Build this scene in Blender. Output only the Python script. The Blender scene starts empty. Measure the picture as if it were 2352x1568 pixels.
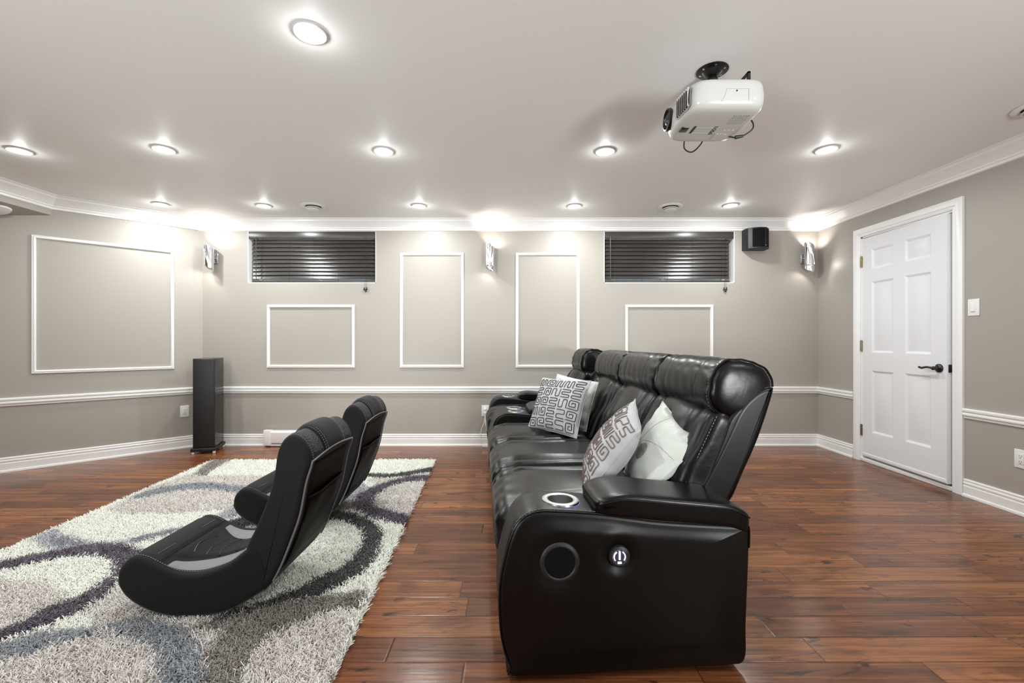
import bpy, bmesh, math, random
import numpy as np
from mathutils import Vector, Matrix
PI = math.pi
random.seed(7)
sc = bpy.context.scene
C = sc.collection
F = 1020.0            # focal length in pixels of the 2352 px wide frame
CAMZ = 1.115
H = 2.42              # ceiling height
YB = 4.766            # back wall
XR = 3.283            # right wall
P0 = (-3.32, YB)      # back / diagonal wall corner
DG = Vector((-1.036, -0.988)).normalized()
XH = -4.135           # soffit face
YH = YB + (XH - P0[0]) / DG.x * DG.y
TE = (-5.2 - P0[0]) / DG.x
PD = (-5.2, YB + TE * DG.y)
YR = -3.0

# ------------------------------------------------------------------ materials
def lin(c):
    return tuple(((v / 255) / 12.92 if v / 255 <= .04045 else ((v / 255 + .055) / 1.055) ** 2.4) for v in c)
def mat(name, rgb, rough=.5, metal=0, spec=.5, coat=0, emit=None, es=0, sheen=0, bumps=(), var=None, aniso=0):
    m = bpy.data.materials.new(name); m.use_nodes = True
    nt = m.node_tree; N = nt.nodes; L = nt.links
    b = N['Principled BSDF']
    c = lin(rgb) + (1,)
    b.inputs['Base Color'].default_value = c
    b.inputs['Roughness'].default_value = rough
    b.inputs['Metallic'].default_value = metal
    b.inputs['Specular IOR Level'].default_value = spec
    b.inputs['Coat Weight'].default_value = coat
    b.inputs['Sheen Weight'].default_value = sheen
    if emit:
        b.inputs['Emission Color'].default_value = lin(emit) + (1,)
        b.inputs['Emission Strength'].default_value = es
    tc = N.new('ShaderNodeTexCoord')
    prev = None
    for (kind, scale, strength, dist, stretch) in bumps:
        mp = N.new('ShaderNodeMapping'); mp.inputs['Scale'].default_value = stretch
        L.new(tc.outputs['Object'], mp.inputs['Vector'])
        if kind == 'noise':
            t = N.new('ShaderNodeTexNoise'); t.inputs['Scale'].default_value = scale; t.inputs['Detail'].default_value = 4
            out = t.outputs['Fac']
        elif kind == 'vor':
            t = N.new('ShaderNodeTexVoronoi'); t.inputs['Scale'].default_value = scale
            out = t.outputs['Distance']
        else:
            t = N.new('ShaderNodeTexWave'); t.inputs['Scale'].default_value = scale
            t.bands_direction = kind[-1].upper()
            t.inputs['Distortion'].default_value = .3
            out = t.outputs['Fac']
        L.new(mp.outputs[0], t.inputs['Vector'])
        bp = N.new('ShaderNodeBump'); bp.inputs['Strength'].default_value = strength; bp.inputs['Distance'].default_value = dist
        L.new(out, bp.inputs['Height'])
        if prev: L.new(prev.outputs[0], bp.inputs['Normal'])
        prev = bp
    if prev: L.new(prev.outputs[0], b.inputs['Normal'])
    if var:
        (scale, amt, stretch) = var
        mp = N.new('ShaderNodeMapping'); mp.inputs['Scale'].default_value = stretch
        L.new(tc.outputs['Object'], mp.inputs['Vector'])
        t = N.new('ShaderNodeTexNoise'); t.inputs['Scale'].default_value = scale; t.inputs['Detail'].default_value = 5
        L.new(mp.outputs[0], t.inputs['Vector'])
        r = N.new('ShaderNodeMapRange'); r.inputs[1].default_value = .3; r.inputs[2].default_value = .7
        r.inputs[3].default_value = 1 - amt; r.inputs[4].default_value = 1 + amt
        L.new(t.outputs['Fac'], r.inputs[0])
        mx = N.new('ShaderNodeVectorMath'); mx.operation = 'SCALE'
        mx.inputs[0].default_value = c[:3]
        L.new(r.outputs[0], mx.inputs['Scale'])
        L.new(mx.outputs[0], b.inputs['Base Color'])
    return m
U = (1, 1, 1)
M = {}
M['wall'] = mat('wall_paint', (170, 164, 157), .42, spec=.4, bumps=[('noise', 220, .04, .002, U)])
M['ceil'] = mat('ceiling_paint', (238, 238, 237), .54, spec=.4, bumps=[('noise', 160, .02, .002, U)])
M['white'] = mat('white_trim_paint', (240, 240, 240), .32)
M['door'] = mat('white_door_paint', (232, 233, 237), .38)
M['plastic'] = mat('white_plastic', (238, 238, 238), .3)
M['slot'] = mat('dark_slot', (40, 40, 40), .6)
M['brass'] = mat('aged_brass', (150, 130, 95), .3, metal=1)
M['blackmetal'] = mat('black_metal', (18, 18, 19), .3, spec=.6)
M['chrome'] = mat('polished_chrome', (225, 226, 230), .08, metal=1)
M['leather'] = mat('black_leather', (7, 7, 8), .30, spec=.33,
                   bumps=[('noise', 9, .22, .01, (1, .35, 1)), ('vor', 420, .06, .001, U)])
M['leather2'] = mat('black_leather_smooth', (6, 6, 7), .38, spec=.36,
                    bumps=[('noise', 4.5, .18, .012, U), ('vor', 420, .06, .001, U)])
M['thread'] = mat('grey_thread', (120, 120, 122), .6)
M['pipe'] = mat('dark_piping', (60, 60, 62), .35)
M['speakergrille'] = mat('speaker_cloth', (7, 7, 8), .85, spec=.2)
M['rubber'] = mat('dark_plastic', (33, 33, 35), .45)
M['led'] = mat('white_led', (255, 255, 255), .4, emit=(225, 225, 255), es=3.5)
M['button'] = mat('violet_grey_button', (62, 58, 78), .3)
M['blue_glow'] = mat('blue_led_ring', (120, 120, 240), .4, emit=(140, 140, 235), es=.25)
M['cloth'] = mat('black_mesh_fabric', (13, 13, 14), .78, spec=.22, sheen=.06, bumps=[('wavex', 150, .3, .002, (1, 0, 1)), ('wavey', 150, .3, .002, U)])
M['cloth2'] = mat('black_smooth_fabric', (13, 13, 14), .72, spec=.25, sheen=.05, bumps=[('noise', 400, .1, .001, U)])
M['cloth3'] = mat('coarse_black_mesh', (28, 28, 30), .6, spec=.5, bumps=[('vor', 190, 1.0, .004, U)])
M['greycloth'] = mat('grey_ribbed_fabric', (135, 133, 137), .75, bumps=[('wavex', 120, .5, .003, U)])
M['vinyl'] = mat('black_vinyl', (4, 4, 5), .48, spec=.08, bumps=[('noise', 7, .25, .01, U)])
M['pipegrey'] = mat('grey_piping', (105, 100, 105), .4)
M['pillowgrey'] = mat('silver_linen', (176, 176, 179), .62, sheen=.3, bumps=[('noise', 260, .25, .002, (1, 1, 6)), ('noise', 9, .35, .02, U)], var=(14, .07, U))
M['pillowwhite'] = mat('pearl_satin', (204, 209, 203), .42, sheen=.3, bumps=[('noise', 9, .4, .02, (1, 2, 1)), ('noise', 220, .12, .001, U)])
M['cord1'] = mat('charcoal_embroidery', (62, 60, 62), .6)
M['cord2'] = mat('taupe_embroidery', (112, 98, 92), .6)
M['bead'] = mat('bronze_beads', (128, 122, 112), .35, metal=.3)
M['slat'] = mat('dark_slat', (62, 58, 56), .3, spec=.6, bumps=[('noise', 40, .12, .002, (.15, 1, 1))], var=(25, .15, (.15, 1, 1)))
M['string'] = mat('dark_cord', (40, 34, 30), .7)
M['glass'] = mat('window_glass', (200, 215, 225), .05, spec=.6)
M['speaker'] = mat('black_speaker_wrap', (27, 27, 29), .5, bumps=[('noise', 300, .05, .001, U)])
M['speakerside'] = mat('satin_black_side', (38, 38, 40), .22, spec=.6)
M['steel'] = mat('brushed_steel', (225, 225, 225), .22, metal=1)
M['proj'] = mat('white_projector_shell', (206, 209, 206), .25, spec=.45)
M['projgrey'] = mat('pale_grey_print', (176, 178, 176), .5)
M['lens'] = mat('lens_glass', (60, 62, 75), .03, spec=1, metal=.6)
M['cable'] = mat('black_cable', (16, 16, 16), .5)
M['whitecable'] = mat('white_cable', (236, 236, 236), .4)
M['bulb'] = mat('lamp_glow', (255, 255, 255), .5, emit=(255, 252, 244), es=30)
M['sconcebulb'] = mat('frosted_bulb', (255, 255, 255), .5, emit=(255, 246, 232), es=14)
M['backing'] = mat('rug_backing', (150, 146, 138), .9)

def floor_mat():
    m = bpy.data.materials.new('hand_scraped_hardwood'); m.use_nodes = True
    nt = m.node_tree; N = nt.nodes; L = nt.links
    b = N['Principled BSDF']
    tc = N.new('ShaderNodeTexCoord'); sep = N.new('ShaderNodeSeparateXYZ')
    L.new(tc.outputs['Object'], sep.inputs[0])
    def mth(op, a, bb=None, c=None):
        n = N.new('ShaderNodeMath'); n.operation = op
        for i, v in enumerate((a, bb, c)):
            if v is None: continue
            if isinstance(v, (int, float)): n.inputs[i].default_value = v
            else: L.new(v, n.inputs[i])
        return n.outputs[0]
    W = .130
    yr = mth('DIVIDE', mth('SUBTRACT', sep.outputs['Y'], 1.675 - 50 * W), W)
    row = mth('FLOOR', yr); fy = mth('FRACT', yr)
    wn = N.new('ShaderNodeTexWhiteNoise'); wn.noise_dimensions = '1D'; L.new(row, wn.inputs['W'])
    r1 = wn.outputs['Value']
    wn2 = N.new('ShaderNodeTexWhiteNoise'); wn2.noise_dimensions = '1D'; L.new(mth('ADD', row, 71.3), wn2.inputs['W'])
    ln = mth('ADD', mth('MULTIPLY', wn2.outputs['Value'], .5), .5)
    xr = mth('DIVIDE', mth('ADD', sep.outputs['X'], mth('ADD', mth('MULTIPLY', r1, 7.0), 20)), ln)
    col = mth('FLOOR', xr); fx = mth('FRACT', xr)
    pid = mth('ADD', mth('MULTIPLY', row, 13.77), mth('MULTIPLY', col, 3.31))
    wn3 = N.new('ShaderNodeTexWhiteNoise'); wn3.noise_dimensions = '1D'; L.new(pid, wn3.inputs['W'])
    pr = wn3.outputs['Value']
    # grain coordinates shifted by plank
    cmb = N.new('ShaderNodeCombineXYZ')
    L.new(mth('ADD', sep.outputs['X'], mth('MULTIPLY', pr, 31)), cmb.inputs[0])
    L.new(sep.outputs['Y'], cmb.inputs[1]); L.new(mth('MULTIPLY', pr, 17), cmb.inputs[2])
    def noise(scale, stretch, detail=5, rough=.55, dist=0):
        mp = N.new('ShaderNodeMapping'); mp.inputs['Scale'].default_value = stretch
        L.new(cmb.outputs[0], mp.inputs['Vector'])
        t = N.new('ShaderNodeTexNoise'); t.inputs['Scale'].default_value = scale; t.inputs['Detail'].default_value = detail
        t.inputs['Roughness'].default_value = rough; t.inputs['Distortion'].default_value = dist
        L.new(mp.outputs[0], t.inputs['Vector']); return t.outputs['Fac']
    grain = noise(14, (.10, 2.6, 1), 6, .6, .4)
    fine = noise(60, (.06, 2.2, 1), 4, .6)
    blot = noise(3.2, (.75, 2.2, 1), 5, .62, .8)
    ramp = N.new('ShaderNodeValToRGB')
    e = ramp.color_ramp.elements
    e[0].position = .2; e[0].color = lin((60, 35, 24)) + (1,)
    e[1].position = .8; e[1].color = lin((184, 122, 74)) + (1,)
    e2 = ramp.color_ramp.elements.new(.48); e2.color = lin((120, 72, 45)) + (1,)
    g = mth('ADD', mth('MULTIPLY', grain, .62), mth('ADD', mth('MULTIPLY', fine, .40), mth('MULTIPLY', pr, .18)))
    L.new(mth('SUBTRACT', g, .12), ramp.inputs[0])
    r2 = N.new('ShaderNodeMapRange'); r2.inputs[1].default_value = .50; r2.inputs[2].default_value = .70
    r2.inputs[3].default_value = 0; r2.inputs[4].default_value = .85
    L.new(blot, r2.inputs[0])
    knot = noise(7.5, (.55, 1.9, 1), 4, .6, 1.2)
    r3 = N.new('ShaderNodeMapRange'); r3.inputs[1].default_value = .60; r3.inputs[2].default_value = .70
    r3.inputs[3].default_value = 0; r3.inputs[4].default_value = .9
    L.new(knot, r3.inputs[0])
    dark = mth('MAXIMUM', mth('MULTIPLY', r2.outputs[0], .75), r3.outputs[0])
    mx = N.new('ShaderNodeMix'); mx.data_type = 'RGBA'
    L.new(dark, mx.inputs[0]); L.new(ramp.outputs[0], mx.inputs[6]); mx.inputs[7].default_value = lin((42, 24, 18)) + (1,)
    # seams
    ey = mth('MULTIPLY', mth('MINIMUM', fy, mth('SUBTRACT', 1, fy)), W)
    ex = mth('MULTIPLY', mth('MINIMUM', fx, mth('SUBTRACT', 1, fx)), ln)
    ed = mth('MINIMUM', ey, ex)
    sm = N.new('ShaderNodeMapRange'); sm.inputs[1].default_value = .0008; sm.inputs[2].default_value = .0028
    sm.inputs[3].default_value = .72; sm.inputs[4].default_value = 0
    L.new(ed, sm.inputs[0])
    mx2 = N.new('ShaderNodeMix'); mx2.data_type = 'RGBA'
    L.new(sm.outputs[0], mx2.inputs[0]); L.new(mx.outputs[2], mx2.inputs[6]); mx2.inputs[7].default_value = lin((40, 22, 18)) + (1,)
    L.new(mx2.outputs[2], b.inputs['Base Color'])
    b.inputs['Roughness'].default_value = .26
    rr = N.new('ShaderNodeMapRange'); rr.inputs[3].default_value = .15; rr.inputs[4].default_value = .32
    L.new(fine, rr.inputs[0]); L.new(rr.outputs[0], b.inputs['Roughness'])
    b.inputs['Specular IOR Level'].default_value = .36
    # bump: bevelled seams + scraping waves
    hv = N.new('ShaderNodeMapRange'); hv.inputs[1].default_value = 0; hv.inputs[2].default_value = .006
    hv.inputs[3].default_value = 0; hv.inputs[4].default_value = 1; L.new(ed, hv.inputs[0])
    scr = noise(6, (.35, 6, 1), 2, .5)
    cross = noise(30, (2.2, .6, 1), 2, .5)
    hh = mth('ADD', hv.outputs[0], mth('ADD', mth('MULTIPLY', scr, 1.0), mth('MULTIPLY', cross, .25)))
    bp = N.new('ShaderNodeBump'); bp.inputs['Strength'].default_value = .35; bp.inputs['Distance'].default_value = .0022
    L.new(hh, bp.inputs['Height']); L.new(bp.outputs[0], b.inputs['Normal'])
    return m
M['floor'] = floor_mat()
def attr_mat(name, rough):
    m = bpy.data.materials.new(name); m.use_nodes = True
    N = m.node_tree.nodes; b = N['Principled BSDF']
    a = N.new('ShaderNodeAttribute'); a.attribute_name = 'dye'
    m.node_tree.links.new(a.outputs['Color'], b.inputs['Base Color'])
    b.inputs['Roughness'].default_value = rough; b.inputs['Sheen Weight'].default_value = .3
    b.inputs['Specular IOR Level'].default_value = .3
    return m
M['yarn'] = attr_mat('dyed_shag_yarn', .6)

# ------------------------------------------------------------------ object helpers
def tag(o, label=None, cat=None, group=None, kind=None):
    if label: o['label'] = label
    if cat: o['category'] = cat
    if group: o['group'] = group
    if kind: o['kind'] = kind
    return o
def thing(name, label, cat, loc=(0, 0, 0), rz=0, group=None):
    o = bpy.data.objects.new(name, None); C.objects.link(o)
    o.location = loc; o.rotation_euler = (0, 0, rz); o.empty_display_size = .05
    return tag(o, label, cat, group)
def link(name, me, m, parent=None, smooth=True):
    o = bpy.data.objects.new(name, me); C.objects.link(o)
    if m is not None: me.materials.append(m)
    if parent: o.parent = parent
    if smooth and len(me.polygons):
        me.polygons.foreach_set('use_smooth', [True] * len(me.polygons))
        try: me.set_sharp_from_angle(angle=math.radians(smooth if smooth is not True else 40))
        except Exception: pass
    return o
class MB:
    """collects shapes for ONE mesh"""
    def __init__(s): s.v = []; s.f = []
    def add(s, v, f, mx=None):
        n = len(s.v)
        s.v += [tuple(mx @ Vector(p)) for p in v] if mx else [tuple(p) for p in v]
        s.f += [tuple(i + n for i in q) for q in f]; return s
    def box(s, x0, x1, y0, y1, z0, z1, mx=None, bev=0):
        if bev <= 0:
            v = [(x, y, z) for z in (z0, z1) for y in (y0, y1) for x in (x0, x1)]
            return s.add(v, [(0, 2, 3, 1), (4, 5, 7, 6), (0, 1, 5, 4), (2, 6, 7, 3), (0, 4, 6, 2), (1, 3, 7, 5)], mx)
        bm = bmesh.new(); bmesh.ops.create_cube(bm, size=1)
        for q in bm.verts: q.co = Vector(((x0 + x1) / 2 + q.co.x * (x1 - x0), (y0 + y1) / 2 + q.co.y * (y1 - y0), (z0 + z1) / 2 + q.co.z * (z1 - z0)))
        bmesh.ops.bevel(bm, geom=bm.edges[:], offset=bev, segments=3, affect='EDGES', profile=.5)
        bm.verts.index_update()
        r = s.add([q.co.copy() for q in bm.verts], [tuple(x.index for x in f.verts) for f in bm.faces], mx); bm.free(); return r
    def lathe(s, prof, seg=32, mx=None, close=True):
        v = []; f = []
        n = len(prof)
        for i in range(seg):
            a = 2 * PI * i / seg
            for (r, z) in prof: v.append((r * math.cos(a), r * math.sin(a), z))
        for i in range(seg):
            j = (i + 1) % seg
            for k in range(n - 1): f.append((i * n + k, j * n + k, j * n + k + 1, i * n + k + 1))
        if close:
            if prof[0][0] > 1e-6: f.append(tuple(i * n for i in reversed(range(seg))))
            if prof[-1][0] > 1e-6: f.append(tuple(i * n + n - 1 for i in range(seg)))
        return s.add(v, f, mx)
    def cyl(s, p, q, r, seg=16, r2=None):
        p = Vector(p); q = Vector(q); d = q - p
        mx = Matrix.Translation(p) @ d.to_track_quat('Z', 'Y').to_matrix().to_4x4()
        return s.lathe([(r, 0), (r2 if r2 is not None else r, d.length)], seg, mx)
    def tube(s, pts, r, seg=8, closed=False, rz=None):
        pts = [Vector(p) for p in pts]; n = len(pts)
        if n < 2: return s
        up = None; rings = []
        for i, p in enumerate(pts):
            if closed: t = pts[(i + 1) % n] - pts[i - 1]
            else: t = pts[min(i + 1, n - 1)] - pts[max(i - 1, 0)]
            if t.length < 1e-9: t = Vector((0, 0, 1))
            t.normalize()
            if up is None:
                up = Vector((0, 0, 1)) if abs(t.z) < .9 else Vector((1, 0, 0))
            a = t.cross(up)
            if a.length < 1e-6: a = t.cross(Vector((0, 1, 0)))
            a.normalize(); b = a.cross(t); up = b
            rings.append([p + (a * math.cos(2 * PI * k / seg) + b * math.sin(2 * PI * k / seg)) * r for k in range(seg)])
        v = [q for R in rings for q in R]; f = []
        for i in range(n if closed else n - 1):
            j = (i + 1) % n
            for k in range(seg):
                l = (k + 1) % seg
                f.append((i * seg + k, i * seg + l, j * seg + l, j * seg + k))
        if not closed: f += [tuple(reversed(range(seg))), tuple((n - 1) * seg + k for k in range(seg))]
        return s.add(v, f)
    def sphere(s, c, r, seg=12, rings=8, sc3=(1, 1, 1)):
        prof = [(r * math.sin(PI * k / rings), -r * math.cos(PI * k / rings)) for k in range(rings + 1)]
        mx = Matrix.Translation(Vector(c)) @ Matrix.Diagonal((*sc3, 1))
        return s.lathe(prof, seg, mx, close=False)
    def build(s, name, m, parent=None, smooth=True, bev=0, sub=0):
        me = bpy.data.meshes.new(name); me.from_pydata(s.v, [], s.f); me.validate(); me.update()
        bm = bmesh.new(); bm.from_mesh(me); bmesh.ops.remove_doubles(bm, verts=bm.verts, dist=1e-6)
        bmesh.ops.recalc_face_normals(bm, faces=bm.faces); bm.to_mesh(me); bm.free()
        o = link(name, me, m, parent, smooth)
        if bev:
            b = o.modifiers.new('bevel', 'BEVEL'); b.width = bev; b.segments = 3; b.limit_method = 'ANGLE'; b.harden_normals = False
        if sub:
            b = o.modifiers.new('subdivision', 'SUBSURF'); b.levels = sub; b.render_levels = sub
        return o
def catmull(pts, closed=True, k=6):
    n = len(pts); out = []
    P = [np.array(p, float) for p in pts]
    for i in range(n if closed else n - 1):
        if closed: a, b, c, d = P[i - 1], P[i], P[(i + 1) % n], P[(i + 2) % n]
        else: a, b, c, d = P[max(i - 1, 0)], P[i], P[i + 1], P[min(i + 2, n - 1)]
        for j in range(k):
            t = j / k
            out.append(.5 * ((2 * b) + (-a + c) * t + (2 * a - 5 * b + 4 * c - d) * t * t + (-a + 3 * b - 3 * c + d) * t ** 3))
    if not closed: out.append(P[-1])
    return [tuple(p) for p in out]
def chaikin(pts, it=2, closed=False):
    for _ in range(it):
        o = [] if closed else [pts[0]]
        n = len(pts)
        for i in range(n if closed else n - 1):
            a, b = np.array(pts[i]), np.array(pts[(i + 1) % n])
            o += [tuple(a * .75 + b * .25), tuple(a * .25 + b * .75)]
        if not closed: o.append(pts[-1])
        pts = o
    return pts
def poly_normals(p):
    n = len(p); A = np.array(p); area = 0
    for i in range(n): area += A[i - 1][0] * A[i][1] - A[i][0] * A[i - 1][1]
    sg = 1 if area > 0 else -1
    out = []
    for i in range(n):
        t = A[(i + 1) % n] - A[i - 1]; l = np.hypot(*t) or 1; t = t / l
        out.append((t[1] * sg, -t[0] * sg))
    return np.array(out)          # outward
def loft(prof, y0, y1, rnd=.03, steps=5, mid=1, prof2=None, puff=0, cap=None):
    """profile (x,z) swept along y with rounded end edges"""
    mb = MB(); P = np.array(prof); Nn = poly_normals(prof)
    lv = []
    for i in range(steps + 1):
        a = PI / 2 * i / steps
        lv.append((y0 + rnd * (1 - math.sin(a)), rnd * (1 - math.cos(a))))
    lv = [(y0 + rnd * (1 - math.sin(PI / 2 * i / steps)), rnd * (1 - math.cos(PI / 2 * i / steps))) for i in range(steps, -1, -1)]
    # fold-free inward offsets: small steps, gently relaxed
    rings = {}
    Q = P.copy(); cur = 0.0; rings[0.0] = P.copy()
    for tgt in sorted({round(i_, 7) for _, i_ in lv} | {round(rnd + .0012, 7)}):
        while cur < tgt - 1e-9:
            st_ = min(.0025, tgt - cur); Nq = poly_normals([tuple(q) for q in Q])
            Q = Q - Nq * st_; Q = Q * .7 + (np.roll(Q, 1, 0) + np.roll(Q, -1, 0)) * .15; cur += st_
        rings[tgt] = Q.copy()
    def ring_at(i_):
        return rings[min(rings, key=lambda q: abs(q - i_))]
    L2 = [(y, ins) for y, ins in lv]
    for k in range(1, mid + 1):
        y = y0 + rnd + (y1 - y0 - 2 * rnd) * k / (mid + 1); L2.append((y, -puff * math.sin(PI * k / (mid + 1))))
    L2 += [(y1 - (y - y0), ins) for y, ins in reversed(lv)]
    n = len(P); v = []; f = []
    for (y, ins) in L2:
        Q = ring_at(ins)
        v += [(q[0], y, q[1]) for q in Q]
    for k in range(len(L2) - 1):
        for i in range(n):
            j = (i + 1) % n
            f.append((k * n + i, k * n + j, (k + 1) * n + j, (k + 1) * n + i))
    if cap is None:
        for (y, base, rev) in ((L2[0][0], 0, False), (L2[-1][0], (len(L2) - 1) * n, True)):
            m0 = len(v); Q = ring_at(rnd + .0012); v += [(q[0], y, q[1]) for q in Q]
            for i in range(n):
                j = (i + 1) % n; f.append((base + i, base + j, m0 + j, m0 + i))
            f.append(tuple(m0 + i for i in range(n)))
    else:          # polar grid so that the side panel can be padded
        c_ = P.mean(0)
        for (y, base, sd) in ((L2[0][0], 0, -1), (L2[-1][0], (len(L2) - 1) * n, 1)):
            prev = base; Q0 = ring_at(rnd); K = 26
            for k in range(1, K):
                m0 = len(v); s = 1 - k / K
                for q in Q0:
                    g = c_ + (q - c_) * s; v.append((g[0], y + sd * cap(g[0], g[1], 1 - s), g[1]))
                for i in range(n):
                    j = (i + 1) % n; f.append((prev + i, prev + j, m0 + j, m0 + i))
                prev = m0
            m0 = len(v); v.append((c_[0], y + sd * cap(c_[0], c_[1], 1), c_[1]))
            for i in range(n): f.append((prev + i, prev + (i + 1) % n, m0))
    mb.add(v, f); return mb
def puff(sx, sy, sz, p=5, n=14, fn=None, mx=None):
    """rounded, cushion-like block of half sizes sx,sy,sz"""
    bm = bmesh.new(); bmesh.ops.create_cube(bm, size=2)
    bmesh.ops.subdivide_edges(bm, edges=bm.edges[:], cuts=n, use_grid_fill=True)
    pp = p if isinstance(p, tuple) else (p, p, p)
    for v in bm.verts:
        c = [max(-1, min(1, q)) for q in v.co]
        c = [math.sin(q * PI / 2) * .5 + q * .5 for q in c]
        P_ = sum(pp) / 3
        nm = sum(abs(q) ** P_ for q in c) ** (1 / P_); mxn = max(abs(q) for q in c) or 1
        w = mxn / nm if nm else 1
        q = Vector((c[0] * w * sx, c[1] * w * sy, c[2] * w * sz))
        if fn: q = Vector(fn(q.x, q.y, q.z))
        v.co = q
    bm.verts.index_update()
    r = ([v.co.copy() for v in bm.verts], [tuple(x.index for x in f.verts) for f in bm.faces]); bm.free()
    return MB().add(r[0], r[1], mx)
def block(sx, sy, sz, r, n=20, fn=None):
    """box of half sizes with constant-radius soft edges, optionally deformed"""
    bm = bmesh.new(); bmesh.ops.create_cube(bm, size=2)
    bmesh.ops.subdivide_edges(bm, edges=bm.edges[:], cuts=n, use_grid_fill=True)
    S_ = Vector((sx, sy, sz))
    for v in bm.verts:
        c = [max(-1, min(1, q)) for q in v.co]
        c = [.65 * math.sin(q * PI / 2) + .35 * q for q in c]
        p = Vector((c[0] * sx, c[1] * sy, c[2] * sz))
        inn = Vector([max(-(s - r), min(s - r, q)) for s, q in zip(S_, p)])
        d = p - inn
        q = inn + d.normalized() * r if d.length > 1e-9 else p
        v.co = Vector(fn(q.x, q.y, q.z)) if fn else q
    bm.verts.index_update()
    o = MB().add([v.co.copy() for v in bm.verts], [tuple(x.index for x in f.verts) for f in bm.faces]); bm.free(); return o
def roll(ru, rz, hw, re, ex=2.4, ny=44, na=56, fn=None):
    """bolster along y with superellipse section and rounded ends"""
    v = []; f = []
    for j in range(ny + 1):
        t = -1 + 2 * j / ny; t = .55 * math.sin(t * PI / 2) + .45 * t; y = t * hw
        e = max(0, abs(y) - (hw - re)) / re; ins = re * (1 - math.sqrt(max(0, 1 - e * e)))
        for i in range(na):
            an = 2 * PI * i / na; cc, ss = math.cos(an), math.sin(an)
            rr = 1 / (abs(cc / (ru - ins)) ** ex + abs(ss / (rz - ins)) ** ex) ** (1 / ex)
            k = fn(t, an) if fn else 1
            v.append((rr * cc * k, y, rr * ss * k))
    for j in range(ny):
        for i in range(na):
            l = (i + 1) % na; f.append((j * na + i, j * na + l, (j + 1) * na + l, (j + 1) * na + i))
    for j in (0, ny):
        base = j * na; prev = base; ysg = v[base][1]
        for k in (.75, .5, .25):
            m0 = len(v); v += [(v[base + i][0] * k, ysg + (.004 if ysg > 0 else -.004) * (1 - k * k), v[base + i][2] * k) for i in range(na)]
            for i in range(na):
                l = (i + 1) % na; f.append((prev + i, prev + l, m0 + l, m0 + i))
            prev = m0
        m0 = len(v); v.append((0, ysg + (.004 if ysg > 0 else -.004), 0))
        for i in range(na): f.append((prev + i, prev + (i + 1) % na, m0))
    return MB().add(v, f)
def sweep(path, prof, i0=None, i1=None, side=1):
    """mitred moulding: path of plan points, profile (out from wall, z); segments i0..i1"""
    n = len(path); P = [Vector(p) for p in path]
    def nrm(a, b):
        d = (b - a).normalized(); return Vector((d.y, -d.x)) * side
    i0 = 0 if i0 is None else i0; i1 = n - 1 if i1 is None else i1
    mb = MB(); v = []
    for i in range(i0, i1 + 1):
        if i == 0: m = nrm(P[0], P[1])
        elif i == n - 1: m = nrm(P[-2], P[-1])
        else:
            a, b = nrm(P[i - 1], P[i]), nrm(P[i], P[i + 1]); m = (a + b); m = m / (m.dot(a))
        v += [(P[i].x + m.x * o, P[i].y + m.y * o, z) for (o, z) in prof]
    k = len(prof); f = []
    for i in range(i1 - i0):
        for j in range(k):
            l = (j + 1) % k
            f.append((i * k + j, i * k + l, (i + 1) * k + l, (i + 1) * k + j))
    f.append(tuple(range(k))); f.append(tuple((i1 - i0) * k + j for j in reversed(range(k))))
    mb.add(v, f); return mb
def frame_moulding(w, h, prof, t):
    """rectangle w x h in local XZ plane, wall plane y=0, room at -y; prof = (across 0..t inward, out)"""
    mb = MB(); k = len(prof); v = []
    for (cx, cz) in ((-1, -1), (1, -1), (1, 1), (-1, 1)):
        for (a, o) in prof: v.append((cx * (w / 2 - a), -o, cz * (h / 2 - a)))
    f = []
    for i in range(4):
        n = (i + 1) % 4
        for j in range(k):
            l = (j + 1) % k
            f.append((i * k + j, i * k + l, n * k + l, n * k + j))
    return mb.add(v, f)
def wall_holes(x0, x1, z0, z1, th, holes):
    """slab in local XZ, front face y=0, back at y=th, with rectangular holes"""
    xs = sorted({x0, x1} | {h[0] for h in holes} | {h[1] for h in holes}); zs = sorted({z0, z1} | {h[2] for h in holes} | {h[3] for h in holes})
    def hole(a, b): return any(h[0] < a < h[1] and h[2] < b < h[3] for h in holes)
    mb = MB(); nx, nz = len(xs) - 1, len(zs) - 1
    solid = [[not hole((xs[i] + xs[i + 1]) / 2, (zs[j] + zs[j + 1]) / 2) for j in range(nz)] for i in range(nx)]
    def S(i, j): return 0 <= i < nx and 0 <= j < nz and solid[i][j]
    for i in range(nx):
        for j in range(nz):
            if not S(i, j): continue
            a, b, c, d = xs[i], xs[i + 1], zs[j], zs[j + 1]
            mb.add([(a, 0, c), (b, 0, c), (b, 0, d), (a, 0, d)], [(0, 1, 2, 3)])
            mb.add([(a, th, c), (b, th, c), (b, th, d), (a, th, d)], [(3, 2, 1, 0)])
            if not S(i - 1, j): mb.add([(a, 0, c), (a, 0, d), (a, th, d), (a, th, c)], [(0, 1, 2, 3)])
            if not S(i + 1, j): mb.add([(b, 0, c), (b, th, c), (b, th, d), (b, 0, d)], [(0, 1, 2, 3)])
            if not S(i, j - 1): mb.add([(a, 0, c), (a, th, c), (b, th, c), (b, 0, c)], [(0, 1, 2, 3)])
            if not S(i, j + 1): mb.add([(a, 0, d), (b, 0, d), (b, th, d), (a, th, d)], [(0, 1, 2, 3)])
    return mb
def struct(o, label=None): return tag(o, label, kind='structure')
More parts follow.
